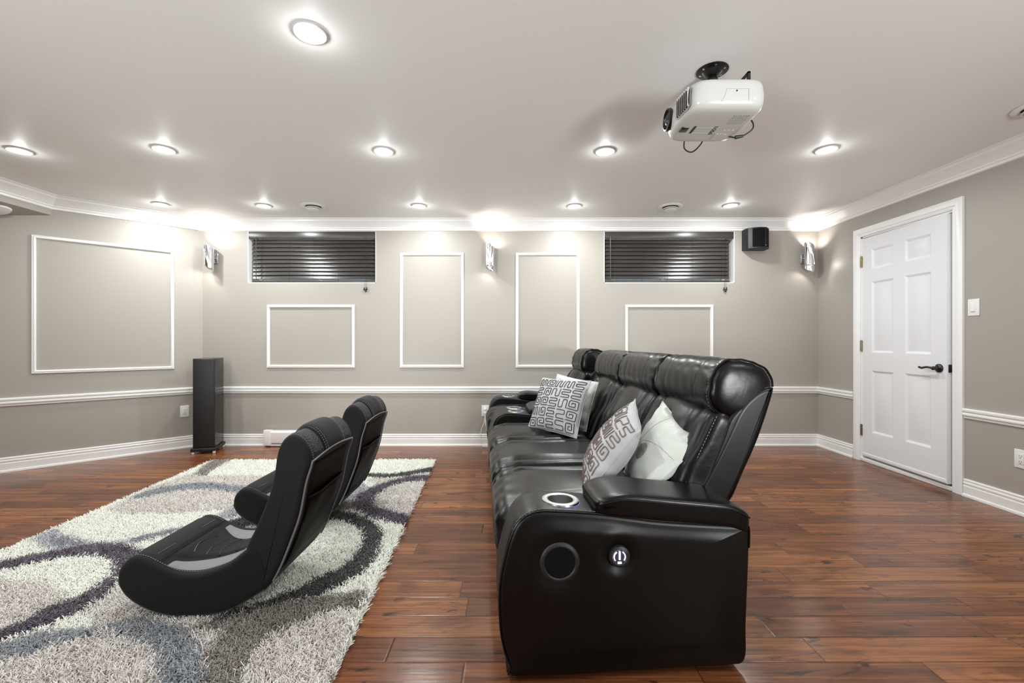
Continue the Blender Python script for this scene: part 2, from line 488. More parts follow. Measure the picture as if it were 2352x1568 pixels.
def boolcut(o, mb):
    c = mb.build('cutter', None, o.parent); bpy.context.view_layer.update(); md = o.modifiers.new('cut', 'BOOLEAN'); md.object = c; md.operation = 'DIFFERENCE'; md.solver = 'EXACT'
    dg = bpy.context.evaluated_depsgraph_get(); dg.update()
    me = bpy.data.meshes.new_from_object(o.evaluated_get(dg)); o.modifiers.clear()
    old = o.data; o.data = me; bpy.data.objects.remove(c)
    me.polygons.foreach_set('use_smooth', [True] * len(me.polygons)); me.set_sharp_from_angle(angle=math.radians(40))
def copy_tree(o, parent=None):
    c = o.copy(); C.objects.link(c)
    if parent: c.parent = parent
    for ch in list(o.children): copy_tree(ch, c)
    return c
def dashes(pts, r, dash, gap, mb):
    """stitching: short threads along a polyline"""
    P = [Vector(p) for p in pts]; acc = 0; on = True; cur = [P[0]]
    for a, b in zip(P, P[1:]):
        L = (b - a).length; s = 0
        if L < 1e-9: continue
        while s < L:
            lim = (dash if on else gap) - acc
            st = min(lim, L - s); s += st; acc += st; q = a + (b - a) * (s / L)
            if on: cur.append(q)
            if acc >= (dash if on else gap) - 1e-9:
                if on and len(cur) > 1: mb.tube(cur, r, 5)
                on = not on; acc = 0; cur = [q]
    return mb
EXPO = 0.34
# ------------------------------------------------------------------ the room
dl = math.hypot(PD[0] - P0[0], PD[1] - P0[1])
WIN = [(-2.836, -1.458), (0.986, 2.388)]; WZ0, WZ1 = 1.741, 2.303
w = wall_holes(P0[0] - .1, XR + .12, 0, H, .28, [(a, b, WZ0, WZ1) for a, b in WIN]).build('wall_back', M['wall'], smooth=False)
w.location = (0, YB, 0); struct(w)
ang = math.atan2(-DG.y, -DG.x)
w = MB().box(-TE, .02, 0, .12, 0, H).build('wall_left', M['wall'], smooth=False)
w.location = (P0[0], P0[1], 0); w.rotation_euler = (0, 0, ang); struct(w)
w = MB().box(-5.32, -5.2, YR, PD[1] + .05, 0, H).build('wall_far_left', M['wall'], smooth=False); struct(w)
w = MB().box(-5.32, XR + .12, YR - .12, YR, 0, H).build('wall_rear', M['wall'], smooth=False); struct(w)
DY0, DY1, DZ = 3.300, 4.175, 2.092      # door opening along y
# right wall: local x runs to -y
w = wall_holes(-YB, -YR, 0, H, .12, [(-DY1, -DY0, -.01 + .01, DZ)]).build('wall_right', M['wall'], smooth=False)
w.location = (XR, 0, 0); w.rotation_euler = (0, 0, -PI / 2); struct(w)
o = MB().box(-5.4, XR + .4, YR - .2, YB + .3, -.1, 0).build('floor', M['floor'], smooth=False); struct(o)
o = MB().box(-5.4, XR + .4, YR - .2, YB + .3, H, H + .1).build('ceiling', M['ceil'], smooth=False); struct(o)
sl = .27
mb = MB().add([(XH, YR, 2.248), (XH, YH, 2.248), (-5.2, PD[1], 2.248 - sl * (XH + 5.2)), (-5.2, YR, 2.248 - sl * (XH + 5.2)),
               (XH, YR, H), (XH, YH, H), (-5.2, PD[1], H), (-5.2, YR, H)],
              [(0, 1, 2, 3), (7, 6, 5, 4), (0, 4, 5, 1), (1, 5, 6, 2), (2, 6, 7, 3), (3, 7, 4, 0)])
struct(mb.build('wall_soffit', M['wall'], smooth=False))

crown = [(0, H), (.088, H), (.088, H - .010), (.078, H - .016), (.076, H - .030), (.066, H - .040), (.050, H - .056), (.034, H - .074),
         (.024, H - .086), (.022, H - .096), (.014, H - .100), (.013, H - .118), (0, H - .122)]
cpath = [(XH, YR), (XH, YH), P0, (XR, YB), (XR, YR)]
for i in range(4):
    struct(sweep(cpath, crown, i, i + 1).build('trim_%d' % (i + 1), M['white'], smooth=25))
rail = [(0, .632), (.018, .632), (.024, .626), (.024, .613), (.016, .607), (.016, .600), (.021, .594), (.021, .584), (.012, .577), (.010, .562), (0, .560)]
base = [(0, .124), (.008, .124), (.013, .118), (.013, .110), (.009, .105), (.016, .098), (.016, .088), (.011, .083), (.013, .078), (.016, .072), (.016, .018), (.024, .014), (.026, 0), (0, 0)]
wpath = [PD, P0, (XR, YB), (XR, DY1 + .082)]
names = ['left', 'back', 'right']
for i in range(3):
    struct(sweep(wpath, rail, i, i + 1).build('trim_%d' % (5 + i), M['white'], smooth=25))
    struct(sweep(wpath, base, i, i + 1).build('baseboard_' + names[i], M['white'], smooth=25))
wp2 = [(XR, DY0 - .082), (XR, YR)]
struct(sweep(wp2, rail).build('trim_8', M['white'], smooth=25))
struct(sweep(wp2, base).build('baseboard_right_front', M['white'], smooth=25))

# picture-frame mouldings on the walls
fp = [(0, 0), (0, .010), (.004, .014), (.010, .011), (.014, .017), (.022, .018), (.028, .010), (.030, 0)]
def S(px): return (px - 1176) * YB / F
def Z(py): return CAMZ + (784 - py) * YB / F
n = 9
for (a, b, c, d) in ((614, 815, 700, 844), (919, 1065.5, 581, 844), (1184.5, 1331, 581, 844), (1436, 1637.5, 700, 844)):
    x0, x1, z1, z0 = S(a), S(b), Z(c), Z(d)
    o = frame_moulding(x1 - x0, z1 - z0, fp, .03).build('trim_%d' % n, M['white'], smooth=25); n += 1
    o.location = ((x0 + x1) / 2, YB, (z0 + z1) / 2); struct(o)
def diag_at(px):     # distance along the diagonal wall from the corner where an image column meets it
    k = (px - 1176) / F
    return (k * P0[1] - P0[0]) / (DG.x - k * DG.y)
s0, s1 = diag_at(72), diag_at(400)
def diag_pt(s): return (P0[0] + DG.x * s, P0[1] + DG.y * s)
zc = lambda px, py: CAMZ + (784 - py) * diag_pt(diag_at(px))[1] / F
zt, zb = (zc(72, 537) + zc(400, 577)) / 2, (zc(72, 858) + zc(400, 847)) / 2
o = frame_moulding(s0 - s1, zt - zb, fp, .03).build('trim_%d' % n, M['white'], smooth=25)
q = diag_pt((s0 + s1) / 2); o.location = (q[0], q[1], (zt + zb) / 2); o.rotation_euler = (0, 0, ang); struct(o)

# ------------------------------------------------------------------ door on the right wall (local x = -world y)
def rwall(name, mb, m, parent=None, **k):
    o = mb.build(name, m, parent, **k)
    return o
fr = bpy.data.objects.new('door_1', None); C.objects.link(fr); fr.location = (XR, 0, 0); fr.rotation_euler = (0, 0, -PI / 2)
struct(fr, 'white six-panel door standing slightly ajar in the right wall')
cas = [(0, 0), (0, .012), (.010, .018), (.022, .012), (.030, .020), (.060, .022), (.078, .016), (.078, 0)]
a, b = -DY1, -DY0
mb = MB()
pts = [(a, 0), (a, DZ), (b, DZ), (b, 0)]
dirs = [(-1, 0), (-1, 1), (1, 1), (1, 0)]
v = []
for (x, z), (dx, dz) in zip(pts, dirs):
    for (t, o_) in cas: v.append((x + dx * t, -o_, z + dz * t))
k = len(cas); f = []
for i in range(3):
    for j in range(k - 1): f.append((i * k + j, i * k + j + 1, (i + 1) * k + j + 1, (i + 1) * k + j))
f += [tuple(range(k)), tuple(3 * k + j for j in range(k))]
mb.add(v, f).build('door_casing', M['white'], fr, smooth=25)
MB().box(a - .0, a + .018, .0, .12, 0, DZ).box(b - .012, b, 0, .12, 0, DZ).box(a, b, 0, .12, DZ - .012, DZ).box(a + .018, b - .012, .052, .066, .03, DZ - .012).build('door_jamb', M['white'], fr, smooth=False)
MB().box(a, b, -.012, .12, 0, .032, bev=.004).build('threshold', M['white'], fr)
# slab with six raised panels, hinged at local x = a+.02, opening into the room
SW, SH, ST = .838, 2.022, .044
slab = bpy.data.objects.new('door_panel', None)
cols = [(.112, .350), (.468, .706)]
rows = [(.235, .800), (.965, 1.610), (1.725, 1.905)]
holes = [(c0, c1, r0, r1) for (c0, c1) in cols for (r0, r1) in rows]
mb = wall_holes(0, SW, 0, SH, ST, holes)
for (c0, c1, r0, r1) in holes:
    def ring(i, d): return [(c0 + i, d, r0 + i), (c1 - i, d, r0 + i), (c1 - i, d, r1 - i), (c0 + i, d, r1 - i)]
    lv = [ring(0, 0), ring(.008, .004), ring(.018, .010), ring(.024, .010), ring(.058, .002)]
    v = [p for r in lv for p in r]; f = []
    for i in range(4):
        for j in range(4): f.append((i * 4 + j, i * 4 + (j + 1) % 4, (i + 1) * 4 + (j + 1) % 4, (i + 1) * 4 + j))
    f.append((16, 17, 18, 19)); mb.add(v, f)
    mb.add([(c0, ST, r0), (c1, ST, r0), (c1, ST, r1), (c0, ST, r1)], [(0, 1, 2, 3)])
slab = mb.build('door_slab', M['door'], fr, smooth=25)
slab.location = (a + .020, -.004, .050); slab.rotation_euler = (0, 0, -math.radians(2.0))
mb = MB().box(.005, SW - .005, -.004, .01, .004, .034, bev=.003); mb.build('door_sweep', M['white'], slab)
h = MB().box(-.016, .0, -.006, .012, -.05, .05, bev=.002).cyl((-.003, -.008, -.052), (-.003, -.008, .052), .006, 12)
for z in (.29, 1.075, 1.86):
    o = h.build('hinge', M['brass'], slab); o.location = (0, 0, z - .05)
hd = MB()
hx, hz = SW - .062, .862
mx = Matrix.Translation((hx, 0, hz)) @ Matrix.Rotation(PI / 2, 4, 'X')
hd.lathe([(0, 0), (.033, 0), (.033, .006), (.028, .012), (.014, .016), (.013, .04), (0, .042)], 28, mx)
lv = [(hx, -.045, hz), (hx - .02, -.052, hz + .004), (hx - .045, -.054, hz + .006), (hx - .07, -.052, hz + .002), (hx - .095, -.05, hz - .003), (hx - .12, -.048, hz + .003)]
hd.tube(catmull(lv, False, 5), .0085, 10).sphere((hx, -.046, hz), .015)
hd.build('door_handle', M['blackmetal'], slab)
MB().box(SW - .001, SW + .003, .010, .034, hz - .03, hz + .03, bev=.002).cyl((SW + .001, .022, hz), (SW + .014, .022, hz), .008, 10).build('latch', M['blackmetal'], slab)

# ------------------------------------------------------------------ windows
for i, (x0, x1) in enumerate(WIN):
    fr = bpy.data.objects.new('window_%d' % (i + 1), None); C.objects.link(fr); fr.location = ((x0 + x1) / 2, YB, WZ0); struct(fr, 'small high basement window behind a closed dark blind')
    wd, ht = (x1 - x0), WZ1 - WZ0
    t = .008
    MB().box(-wd / 2, -wd / 2 + t, .0, .26, 0, ht).box(wd / 2 - t, wd / 2, 0, .26, 0, ht).box(-wd / 2, wd / 2, 0, .26, ht - t, ht).box(-wd / 2, wd / 2, 0, .26, 0, t).build('window_reveal', M['white'], fr, smooth=False)
    MB().box(-wd / 2 + t, -wd / 2 + .05, .2, .24, t, ht - t).box(wd / 2 - .05, wd / 2 - t, .2, .24, t, ht - t).box(-wd / 2 + .05, wd / 2 - .05, .2, .24, t, .05).box(-wd / 2 + .05, wd / 2 - .05, .2, .24, ht - .05, ht - t).box(-.02, .02, .2, .24, .05, ht - .05).build('window_frame', M['white'], fr, smooth=False)
    MB().box(-wd / 2 + .05, wd / 2 - .05, .218, .222, .05, ht - .05).build('window_pane', M['glass'], fr, smooth=False)
    # the blind hangs inside the recess
    side = 'left' if i == 0 else 'right'
    bl = thing('venetian_blind', ('dark slatted blind in the window left of the central wall light' if i == 0 else 'dark slatted blind in the window beside the small wall speaker'),
               'blind', ((x0 + x1) / 2, YB, WZ0), 0, None)
    off = .018 if i == 0 else -.018
    b0, b1 = -wd / 2 + t + .002, wd / 2 - t - .002
    if i == 0: c0, c1 = b0 + .03, b1 - .002
    else: c0, c1 = b0 + .002, b1 - .035
    MB().box(b0, b1, -.006, .012, ht - t - .072, ht - t - .002, bev=.003).build('valance', M['slat'], bl)
    MB().box(c0, c1, .014, .055, ht - t - .05, ht - t - .002).build('head_rail', M['slat'], bl, smooth=False)
    mb = MB(); ns = 10
    ztop, zbot = ht - .085, .052
    for s in range(ns):
        z = ztop - (ztop - zbot) * (s + .5) / ns
        mx = Matrix.Translation((0, .034, z)) @ Matrix.Rotation(math.radians(66), 4, 'X')
        vv = []; nseg = 4
        for e_ in range(nseg + 1):
            yy = -.025 + .05 * e_ / nseg; zz = .0025 * (1 - (yy / .025) ** 2)
            vv += [(c0, yy, zz), (c1, yy, zz)]
        m0 = len(vv)
        vv += [(x, y, z2 - .0026) for (x, y, z2) in vv]
        ff = []
        for e_ in range(nseg): ff += [(2 * e_, 2 * e_ + 1, 2 * e_ + 3, 2 * e_ + 2), (m0 + 2 * e_, m0 + 2 * e_ + 2, m0 + 2 * e_ + 3, m0 + 2 * e_ + 1)]
        ff += [(0, 2, m0 + 2, m0), (0, m0, m0 + 1, 1), (2 * nseg, 2 * nseg + 1, m0 + 2 * nseg + 1, m0 + 2 * nseg)]
        for e_ in range(nseg): ff += [(2 * e_, 2 * e_ + 2, m0 + 2 * e_ + 2, m0 + 2 * e_), (2 * e_ + 1, m0 + 2 * e_ + 1, m0 + 2 * e_ + 3, 2 * e_ + 3)]
        mb.add(vv, ff, mx)
    mb.build('slats', M['slat'], bl, smooth=30)
    MB().box(c0, c1, .010, .058, .012, .030, bev=.004).build('bottom_rail', M['slat'], bl)
    for q in (.09, .3, .5, .7, .93):
        x = c0 + (c1 - c0) * q
        MB().cyl((x, .006, .02), (x, .006, ht - .08), .0012, 5).build('ladder_string', M['string'], bl)
    xw = c0 + .055
    MB().cyl((xw, -.010, .03), (xw, -.010, ht - .07), .0042, 8).build('tilt_wand', M['slat'], bl)
    xc = c0 + (c1 - c0) * (.925 if i == 0 else .955)
    mb = MB()
    for k_ in (-.006, .008): mb.cyl((xc + k_, -.012, -.055 + k_), (xc + k_, -.012, ht - .07), .0012, 5)
    cd = mb.build('pull_cord', M['string'], bl)
    for k_, dz in ((-.012, -.062), (.004, -.078), (.014, -.058)):
        MB().lathe([(0, .016), (.004, .014), (.006, 0), (.009, -.012), (.006, -.018), (0, -.019)], 10, Matrix.Translation((xc + k_, -.012, dz))).build('tassel', M['string'], cd)

# ------------------------------------------------------------------ electric plates
def outlet(name, label, loc, rz, switch=False, group=None):
    t = thing(name, label, 'light switch' if switch else 'outlet', loc, rz, group)
    MB().box(-.039, .039, -.006, 0, -.060, .060, bev=.0025).build('cover_plate', M['plastic'], t)
    MB().box(-.0175, .0175, -.009, -.004, -.034, .034, bev=.0015).build('rocker' if switch else 'receptacle', M['plastic'], t)
    if switch:
        MB().add([(-.014, -.009, -.029), (.014, -.009, -.029), (.014, -.009, .029), (-.014, -.009, .029), (-.012, -.015, -.027), (.012, -.015, -.027), (.012, -.0105, .027), (-.012, -.0105, .027)],
                 [(4, 5, 6, 7), (0, 1, 5, 4), (1, 2, 6, 5), (2, 3, 7, 6), (3, 0, 4, 7), (3, 2, 1, 0)]).build('paddle', M['plastic'], t, smooth=False)
    else:
        mb = MB()
        for z in (-.017, .019):
            mb.box(-.0075, -.0055, -.0096, -.008, z - .004, z + .005).box(.0055, .0075, -.0096, -.008, z - .004, z + .005)
            mb.lathe([(0, -.0096), (.0028, -.0096), (.0028, -.008)], 10, Matrix.Translation((0, 0, z - .011)) @ Matrix.Rotation(0, 4, 'X') @ Matrix(((1, 0, 0, 0), (0, 0, 1, 0), (0, 1, 0, 0), (0, 0, 0, 1))))
        mb.build('slots', M['slot'], t, smooth=False)
    return t
outlet('power_outlet', 'white outlet on the back wall with two white cords plugged in', (S(1114.5), YB, Z(943)), 0)
q = diag_pt(diag_at(424)); outlet('power_outlet', 'white outlet on the angled left wall beside the tall tower speaker', (q[0], q[1], CAMZ - 160 * q[1] / F), ang)
outlet('power_outlet', 'white outlet low on the right wall, cut by the right edge of the photo', (XR, 2.86, .358), -PI / 2)
outlet('light_switch', 'white rocker light switch on the wall right of the door', (XR, 3.155, 1.357), -PI / 2, True)

# cords from the back outlet
ox, oz = S(1114.5), Z(943)
mb = MB().box(ox - .012, ox + .012, YB - .035, YB - .0096, oz + .006, oz + .03, bev=.004)
t = mb.build('charger_cord', M['whitecable']); tag(t, 'thin white cord hanging straight from the back wall outlet to the baseboard', 'cord')
me = MB().tube(catmull([(ox, YB - .03, oz + .01), (ox - .002, YB - .035, oz - .05), (ox - .01, YB - .04, oz - .12), (ox - .04, YB - .045, oz - .20), (ox - .045, YB - .05, oz - .28), (ox - .025, YB - .06, oz - .36), (ox + .02, YB - .1, .012), (ox + .16, YB - .17, .008)], False, 6), .0035, 7)
me.build('cable', M['whitecable'], t)
mb = MB().box(ox - .010, ox + .014, YB - .045, YB - .0096, oz - .03, oz - .006, bev=.004)
t = mb.build('extension_cord', M['whitecable']); tag(t, 'white cord with an inline plug curling from the back outlet towards the sofa', 'cord')
cp = catmull([(ox + .003, YB - .042, oz - .02), (ox + .004, YB - .045, oz - .07), (ox + .012, YB - .05, oz - .15), (ox + .03, YB - .06, oz - .24), (ox + .065, YB - .09, oz - .31), (ox + .10, YB - .12, oz - .355), (ox + .14, YB - .15, .03), (ox + .19, YB - .2, .008), (ox + .30, YB - .26, .006)], False, 6)
MB().tube(cp, .004, 7).build('cable', M['whitecable'], t)
MB().cyl(cp[24], cp[29], .011, 10, .008).build('inline_plug', M['whitecable'], t); MB().cyl(cp[8], cp[12], .008, 10).build('strain_relief', M['whitecable'], t)

# electric heater
t = thing('baseboard_heater', 'low white electric baseboard heater under the wall frame behind the floor chairs', 'heater', (S(613), YB, 0))
w_ = .95
MB().add(*[(lambda P_: ([(x, y, z) for x in (0, w_) for (y, z) in P_], [tuple(range(len(P_))), tuple(len(P_) + i for i in reversed(range(len(P_))))] + [(i, (i + 1) % len(P_), len(P_) + (i + 1) % len(P_), len(P_) + i) for i in range(len(P_))]))
         ([(-.026, .03), (-.062, .03), (-.066, .045), (-.066, .150), (-.055, .166), (-.055, .172), (-.026, .172)])][0]).build('casing', M['plastic'], t, smooth=30)
MB().box(-.001, .075, -.070, -.024, .012, .176, bev=.004).build('end_cap', M['plastic'], t)
MB().box(.075, w_, -.060, -.026, .008, .03).build('lower_grille', M['plastic'], t, smooth=False)
MB().box(.085, w_ - .02, -.0665, -.058, .034, .038).build('outlet_slot', M['slot'], t, smooth=False)

# ------------------------------------------------------------------ ceiling fittings
def point(parent, loc, power, rad, col=(.96, 1, .985)):
    l = bpy.data.lights.new('lamp', 'POINT'); l.energy = power; l.shadow_soft_size = rad; l.color = col
    o = bpy.data.objects.new('lamp_light', l); C.objects.link(o); o.location = loc; o.parent = parent; return o
UP = 330
PW = 9
GL = 1.0
LC = (.955, 1, .985)
rows_y = [4.26, 3.04, 1.875]
DLN = {
 (-3.33, 4.21): 'recessed ceiling light near the far left corner above the angled wall frame',
 (-2.38, 4.26): 'recessed ceiling light just left of the left round ceiling vent, by the left window',
 (-.893, 4.26): 'recessed ceiling light by the back wall, between the left vent and the central wall light',
 (.600, 4.27): 'recessed ceiling light by the back wall, above the right-hand tall wall frame',
 (2.09, 4.245): 'recessed ceiling light right of the right round vent, above the right window',
 (-3.36, 3.03): 'recessed ceiling light at the left edge of the photo, beside the soffit',
 (-2.36, 3.01): 'recessed ceiling light in the middle row, second from the left edge',
 (-.879, 3.04): 'recessed ceiling light in the middle row, straight beyond the large nearest light',
 (.638, 3.04): 'recessed ceiling light in the middle row, left of the projector',
 (2.134, 3.013): 'recessed ceiling light in the middle row, below and right of the projector',
 (-.852, 1.875): 'largest recessed ceiling light, nearest to the camera at the top of the photo',
}
first = None
def downlight(x, y, label, pw=PW):
    global first
    if first is None:
        t = thing('recessed_light', label, 'ceiling light', (x, y, H), 0, 'recessed ceiling lights')
        MB().lathe([(.046, -.001), (.060, -.001), (.066, -.005), (.064, -.010), (.046, -.012)] + [(.046, -.001)], 32).build('trim_ring', M['plastic'], t)
        MB().lathe([(0, -.004), (.02, -.004), (.033, -.003), (.039, -.001)], 24, close=False).build('bulb', M['bulb'], t)
        l = bpy.data.lights.new('lamp', 'AREA'); l.shape = 'DISK'; l.size = .088; l.energy = pw; l.color = LC
        lo = bpy.data.objects.new('lamp_light', l); C.objects.link(lo); lo.parent = t; lo.location = (0, 0, -.013)
        point(t, (0, 0, -.03), GL, .022); first = t
    else:
        t = copy_tree(first); t.location = (x, y, H); t['label'] = label
    return t
for (x, y), lb in DLN.items(): downlight(x, y, lb)
# extra unseen downlights, added around the camera to brighten the room
for (x, y, s_) in ((-2.36, .7, 'ahead-left of'), (2.13, .5, 'ahead-right of'), (-.86, -.3, 'just behind'), (2.13, -1.3, 'behind and right of'), (-2.36, -1.3, 'behind and left of'), (.64, -1.6, 'straight behind')):
    downlight(x, y, 'added fill ceiling light %s the camera, out of view' % s_)

def vent(x, y, label, rz=0, k=1.0):
    t = thing('round_ceiling_vent', label, 'vent', (x, y, H), rz, 'round ceiling vents')
    MB().lathe([(.070 * k, -.001), (.108 * k, -.001), (.112 * k, -.006), (.104 * k, -.012), (.085 * k, -.016), (.076 * k, -.012), (.070 * k, -.001)], 40).build('flange', M['plastic'], t)
    MB().lathe([(0, -.001), (.074 * k, -.001), (.074 * k, -.006), (0, -.006)], 32).build('throat', M['slot'], t)
    mb = MB().lathe([(.060 * k, -.020), (.068 * k, -.021), (.072 * k, -.026), (.066 * k, -.028), (.060 * k, -.020)], 36)
    mb.build('louvre', M['plastic'], t)
    MB().lathe([(0, -.004), (.006, -.004), (.006, -.030), (.052 * k, -.032), (.056 * k, -.037), (.05 * k, -.041), (0, -.043)], 36).build('centre_disc', M['plastic'], t)
vent(S(720) * 4.27 / YB, 4.27, 'round white ceiling vent above the left window')
vent(S(1540) * 4.285 / YB, 4.285, 'round white ceiling vent above the right window')
vent(2.925, 2.46, 'round white ceiling vent cut off by the right edge of the photo')
t = thing('flush_ceiling_light', 'small white round light under the soffit at the left edge', 'ceiling light', (-4.275, 3.66, 2.248 - sl * .14))
t.rotation_euler = (0, -math.atan(sl), 0)
MB().lathe([(0, .0), (.095, 0), (.105, -.008), (.098, -.018), (.06, -.028), (0, -.032)], 32).build('diffuser', M['plastic'], t)

# ------------------------------------------------------------------ wall lights (chrome twisted half-tube shades)
def sconce(x, label, pw, mirror=False, turn=0, y=YB):
    t = thing('wall_light', label, 'wall light', (x, y, 2.005), turn, 'chrome wall lights')
    MB().box(-.042, .042, -.018, 0, -.052, .052, bev=.003).build('mounting_plate', M['chrome'], t)
    MB().cyl((0, -.015, 0), (0, -.05, 0), .012, 14).build('arm', M['chrome'], t)
    # shade: sheet rolled around a vertical axis, slanted ends and a diagonal slit
    R_, cy = .044, -.094; sg = -1 if mirror else 1
    v = []; f = []; na, nz = 40, 20
    for j in range(nz + 1):
        tz = j / nz
        slit = math.radians(-62 + 124 * tz) * -1     # angle of the slit centre, runs across the front
        for i in range(na + 1):
            a = slit + math.radians(13) + (2 * PI - math.radians(26)) * i / na
            xx, yy = math.sin(a), -math.cos(a)
            zz = -.125 + .25 * tz - sg * .028 * xx - .01 * yy
            ri = R_ * (1 + .10 * (i / na))
            v.append((sg * ri * xx, cy + ri * yy, zz))
    w_ = na + 1
    for j in range(nz):
        for i in range(na): f.append((j * w_ + i, j * w_ + i + 1, (j + 1) * w_ + i + 1, (j + 1) * w_ + i))
    o = MB().add(v, f).build('shade', M['chrome'], t)
    o.rotation_euler = (0, 0, 0)
    sd = o.modifiers.new('thickness', 'SOLIDIFY'); sd.thickness = .0018
    MB().lathe([(0, -.055), (.012, -.05), (.015, -.03), (.015, .03), (.012, .05), (0, .055)], 16, Matrix.Translation((0, cy, 0))).build('bulb', M['sconcebulb'], t)
    point(t, (0, cy, .085), pw, .014, (1, .93, .86)); point(t, (0, cy, -.085), pw * .55, .014, (1, .93, .86))
    for o in t.children:
        if o.name.startswith('shade'): o.rotation_euler = (0, 0, 0)
    return t
sconce(S(494), 'chrome curled-sheet wall light in the left corner beside the left window', 3.1)
sconce(S(1126), 'chrome curled-sheet wall light in the middle of the back wall between two tall frames', 3.1)
sconce(S(1846), 'chrome curled-sheet wall light in the right corner next to the door wall', 3.1)

# two unseen fill lamps, added behind the camera to brighten the ceiling
for (x_, y_, s_) in ((-2.3, -1.3, 'left'), (2.3, -1.3, 'right')):
    t = thing('added_fill_lamp', 'added fill uplighter behind the camera on the %s, out of view' % s_, 'added fill lamp', (x_, y_, 0))
    MB().lathe([(0, 0), (.15, 0), (.15, .012), (.03, .03), (0, .03)], 32).build('base', M['blackmetal'], t)
    MB().cyl((0, 0, .02), (0, 0, .88), .012, 12).build('pole', M['blackmetal'], t)
    tgt = Vector((-x_ * .15, 4.9, .35)).normalized() if False else (Vector((x_ * .45, 2.3, H)) - Vector((x_, y_, 1.0))).normalized()
    rot = tgt.to_track_quat('Z', 'Y').to_matrix().to_4x4()
    MB().lathe([(.02, -.10), (.05, -.09), (.14, .02), (.145, .02), (.055, -.095), (.02, -.105)], 32, Matrix.Translation((0, 0, 1.0)) @ rot).build('fill_lamp_shade', M['blackmetal'], t)
    MB().sphere((0, 0, .91), .02).build('swivel', M['blackmetal'], t)
    l = bpy.data.lights.new('lamp', 'SPOT'); l.energy = UP; l.spot_size = math.radians(92); l.spot_blend = 1; l.shadow_soft_size = .30; l.color = (.98, 1, 1)
    lo = bpy.data.objects.new('lamp_light', l); C.objects.link(lo); lo.parent = t; lo.location = Vector((0, 0, 1.0)) + tgt * .03; lo.rotation_mode = 'QUATERNION'; lo.rotation_quaternion = (-tgt).to_track_quat('Z', 'Y')
# ------------------------------------------------------------------ small wall speaker
t = thing('wall_speaker', 'small black speaker mounted high on the back wall right of the right window', 'speaker', (2.583, YB, 2.085))
pl = [(-.118, .0), (-.118, -.09), (-.112, -.115), (-.07, -.150), (-.01, -.165), (.045, -.160), (.06, -.158), (.10, -.120), (.116, -.10), (.118, 0)]
def prism(pl, z0, z1): 
    n = len(pl); return MB().add([(x, y, z) for z in (z0, z1) for (x, y) in pl], [tuple(range(n)), tuple(n + i for i in reversed(range(n)))] + [(i, (i + 1) % n, n + (i + 1) % n, n + i) for i in range(n)])
prism(pl, .0, .218).build('cabinet', M['speaker'], t, smooth=30, bev=.003)
prism([(-.108, -.112), (-.068, -.154), (-.008, -.169), (.040, -.165), (.040, -.158), (-.008, -.160), (-.065, -.145), (-.100, -.108)], .014, .206).build('grille', M['speakergrille'], t, smooth=30)
prism([(.058, -.160), (.100, -.1235), (.112, -.108), (.106, -.104), (.058, -.152)], .014, .206).build('side_grille', M['speakergrille'], t, smooth=30)
MB().box(.040, .056, -.164, -.158, .028, .032).build('badge', M['chrome'], t, smooth=False)

# ------------------------------------------------------------------ tower speaker
t = thing('tower_speaker', 'tall slim black tower speaker standing on the floor in the left corner', 'speaker', (-3.155, 4.385, 0), math.radians(17))
MB().box(0, .190, .008, .27, .058, .945, bev=.004).build('cabinet', M['speakerside'], t)
MB().box(.004, .186, -.006, .012, .062, .940, bev=.004).build('grille', M['speaker'], t)
MB().box(-.014, .204, -.022, .285, .026, .058, bev=.005).build('plinth', M['speaker'], t)
for x in (.005, .185):
    for y in (0, .265): MB().lathe([(.010, 0), (.014, .004), (.014, .026)], 14, Matrix.Translation((x, y, 0))).build('foot', M['plastic'], t)

# ------------------------------------------------------------------ projector
t = thing('projector', 'white projector hanging upside down from the ceiling with its lens towards the left', 'projector', (.93, 2.05, 2.168))
hx, hy, hz = .160, .178, .070
def pf(x, y, z):
    # front (-x) face bows forward, underside is slightly domed, top tucked in
    if x < -.10: x -= .018 * (1 - (y / hy) ** 2); 
    if z > 0: x *= 1 - .05 * z / hz
    if z < 0: 
        k = -z / hz; x *= 1 - .05 * k * k; y *= 1 - .07 * k * k
    return (x, y, z)
body = puff(hx, hy, hz, 6, 16, pf).build('shell', M['proj'], t)
fx = -.172
# lens: barrel recess facing -x
my = lambda x, y, z: Matrix.Translation((x, y, z)) @ Matrix.Rotation(-PI / 2, 4, 'Y')
MB().lathe([(.0, .0), (.044, 0), (.052, .006), (.050, .020), (.044, .022), (.040, .012), (0, .010)], 36, my(-.168, .085, .012)).build('lens_ring', M['blackmetal'], t)
MB().lathe([(0, .024), (.014, .022), (.028, .016), (.034, .010), (0, .008)], 30, my(-.168, .085, .012)).build('lens', M['lens'], t)
# exhaust grille
def fx_(y, z=0): return -(.160 + .018 * (1 - (y / hy) ** 2)) * (1 - (.05 * (-z / hz) ** 2 if z < 0 else .05 * z / hz))
def fpatch(y0, y1, z0, z1, off, ny=12, nz=8, rc=.3):
    v = []; f = []
    for i in range(ny + 1):
        for j in range(nz + 1):
            a_, b_ = 2 * i / ny - 1, 2 * j / nz - 1
            m_ = max(abs(a_), abs(b_)); nn_ = (abs(a_) ** 5 + abs(b_) ** 5) ** .2; k_ = m_ / nn_ if nn_ else 1
            y = (y0 + y1) / 2 + a_ * k_ * (y1 - y0) / 2; z = (z0 + z1) / 2 + b_ * k_ * (z1 - z0) / 2
            v.append((fx_(y, z) - off, y, z))
    for i in range(ny):
        for j in range(nz):
            q = i * (nz + 1) + j; f.append((q, q + 1, q + nz + 2, q + nz + 1))
    return MB().add(v, f)
fpatch(-.150, -.004, -.046, .050, .0012).build('exhaust_frame', M['projgrey'], t, smooth=60)
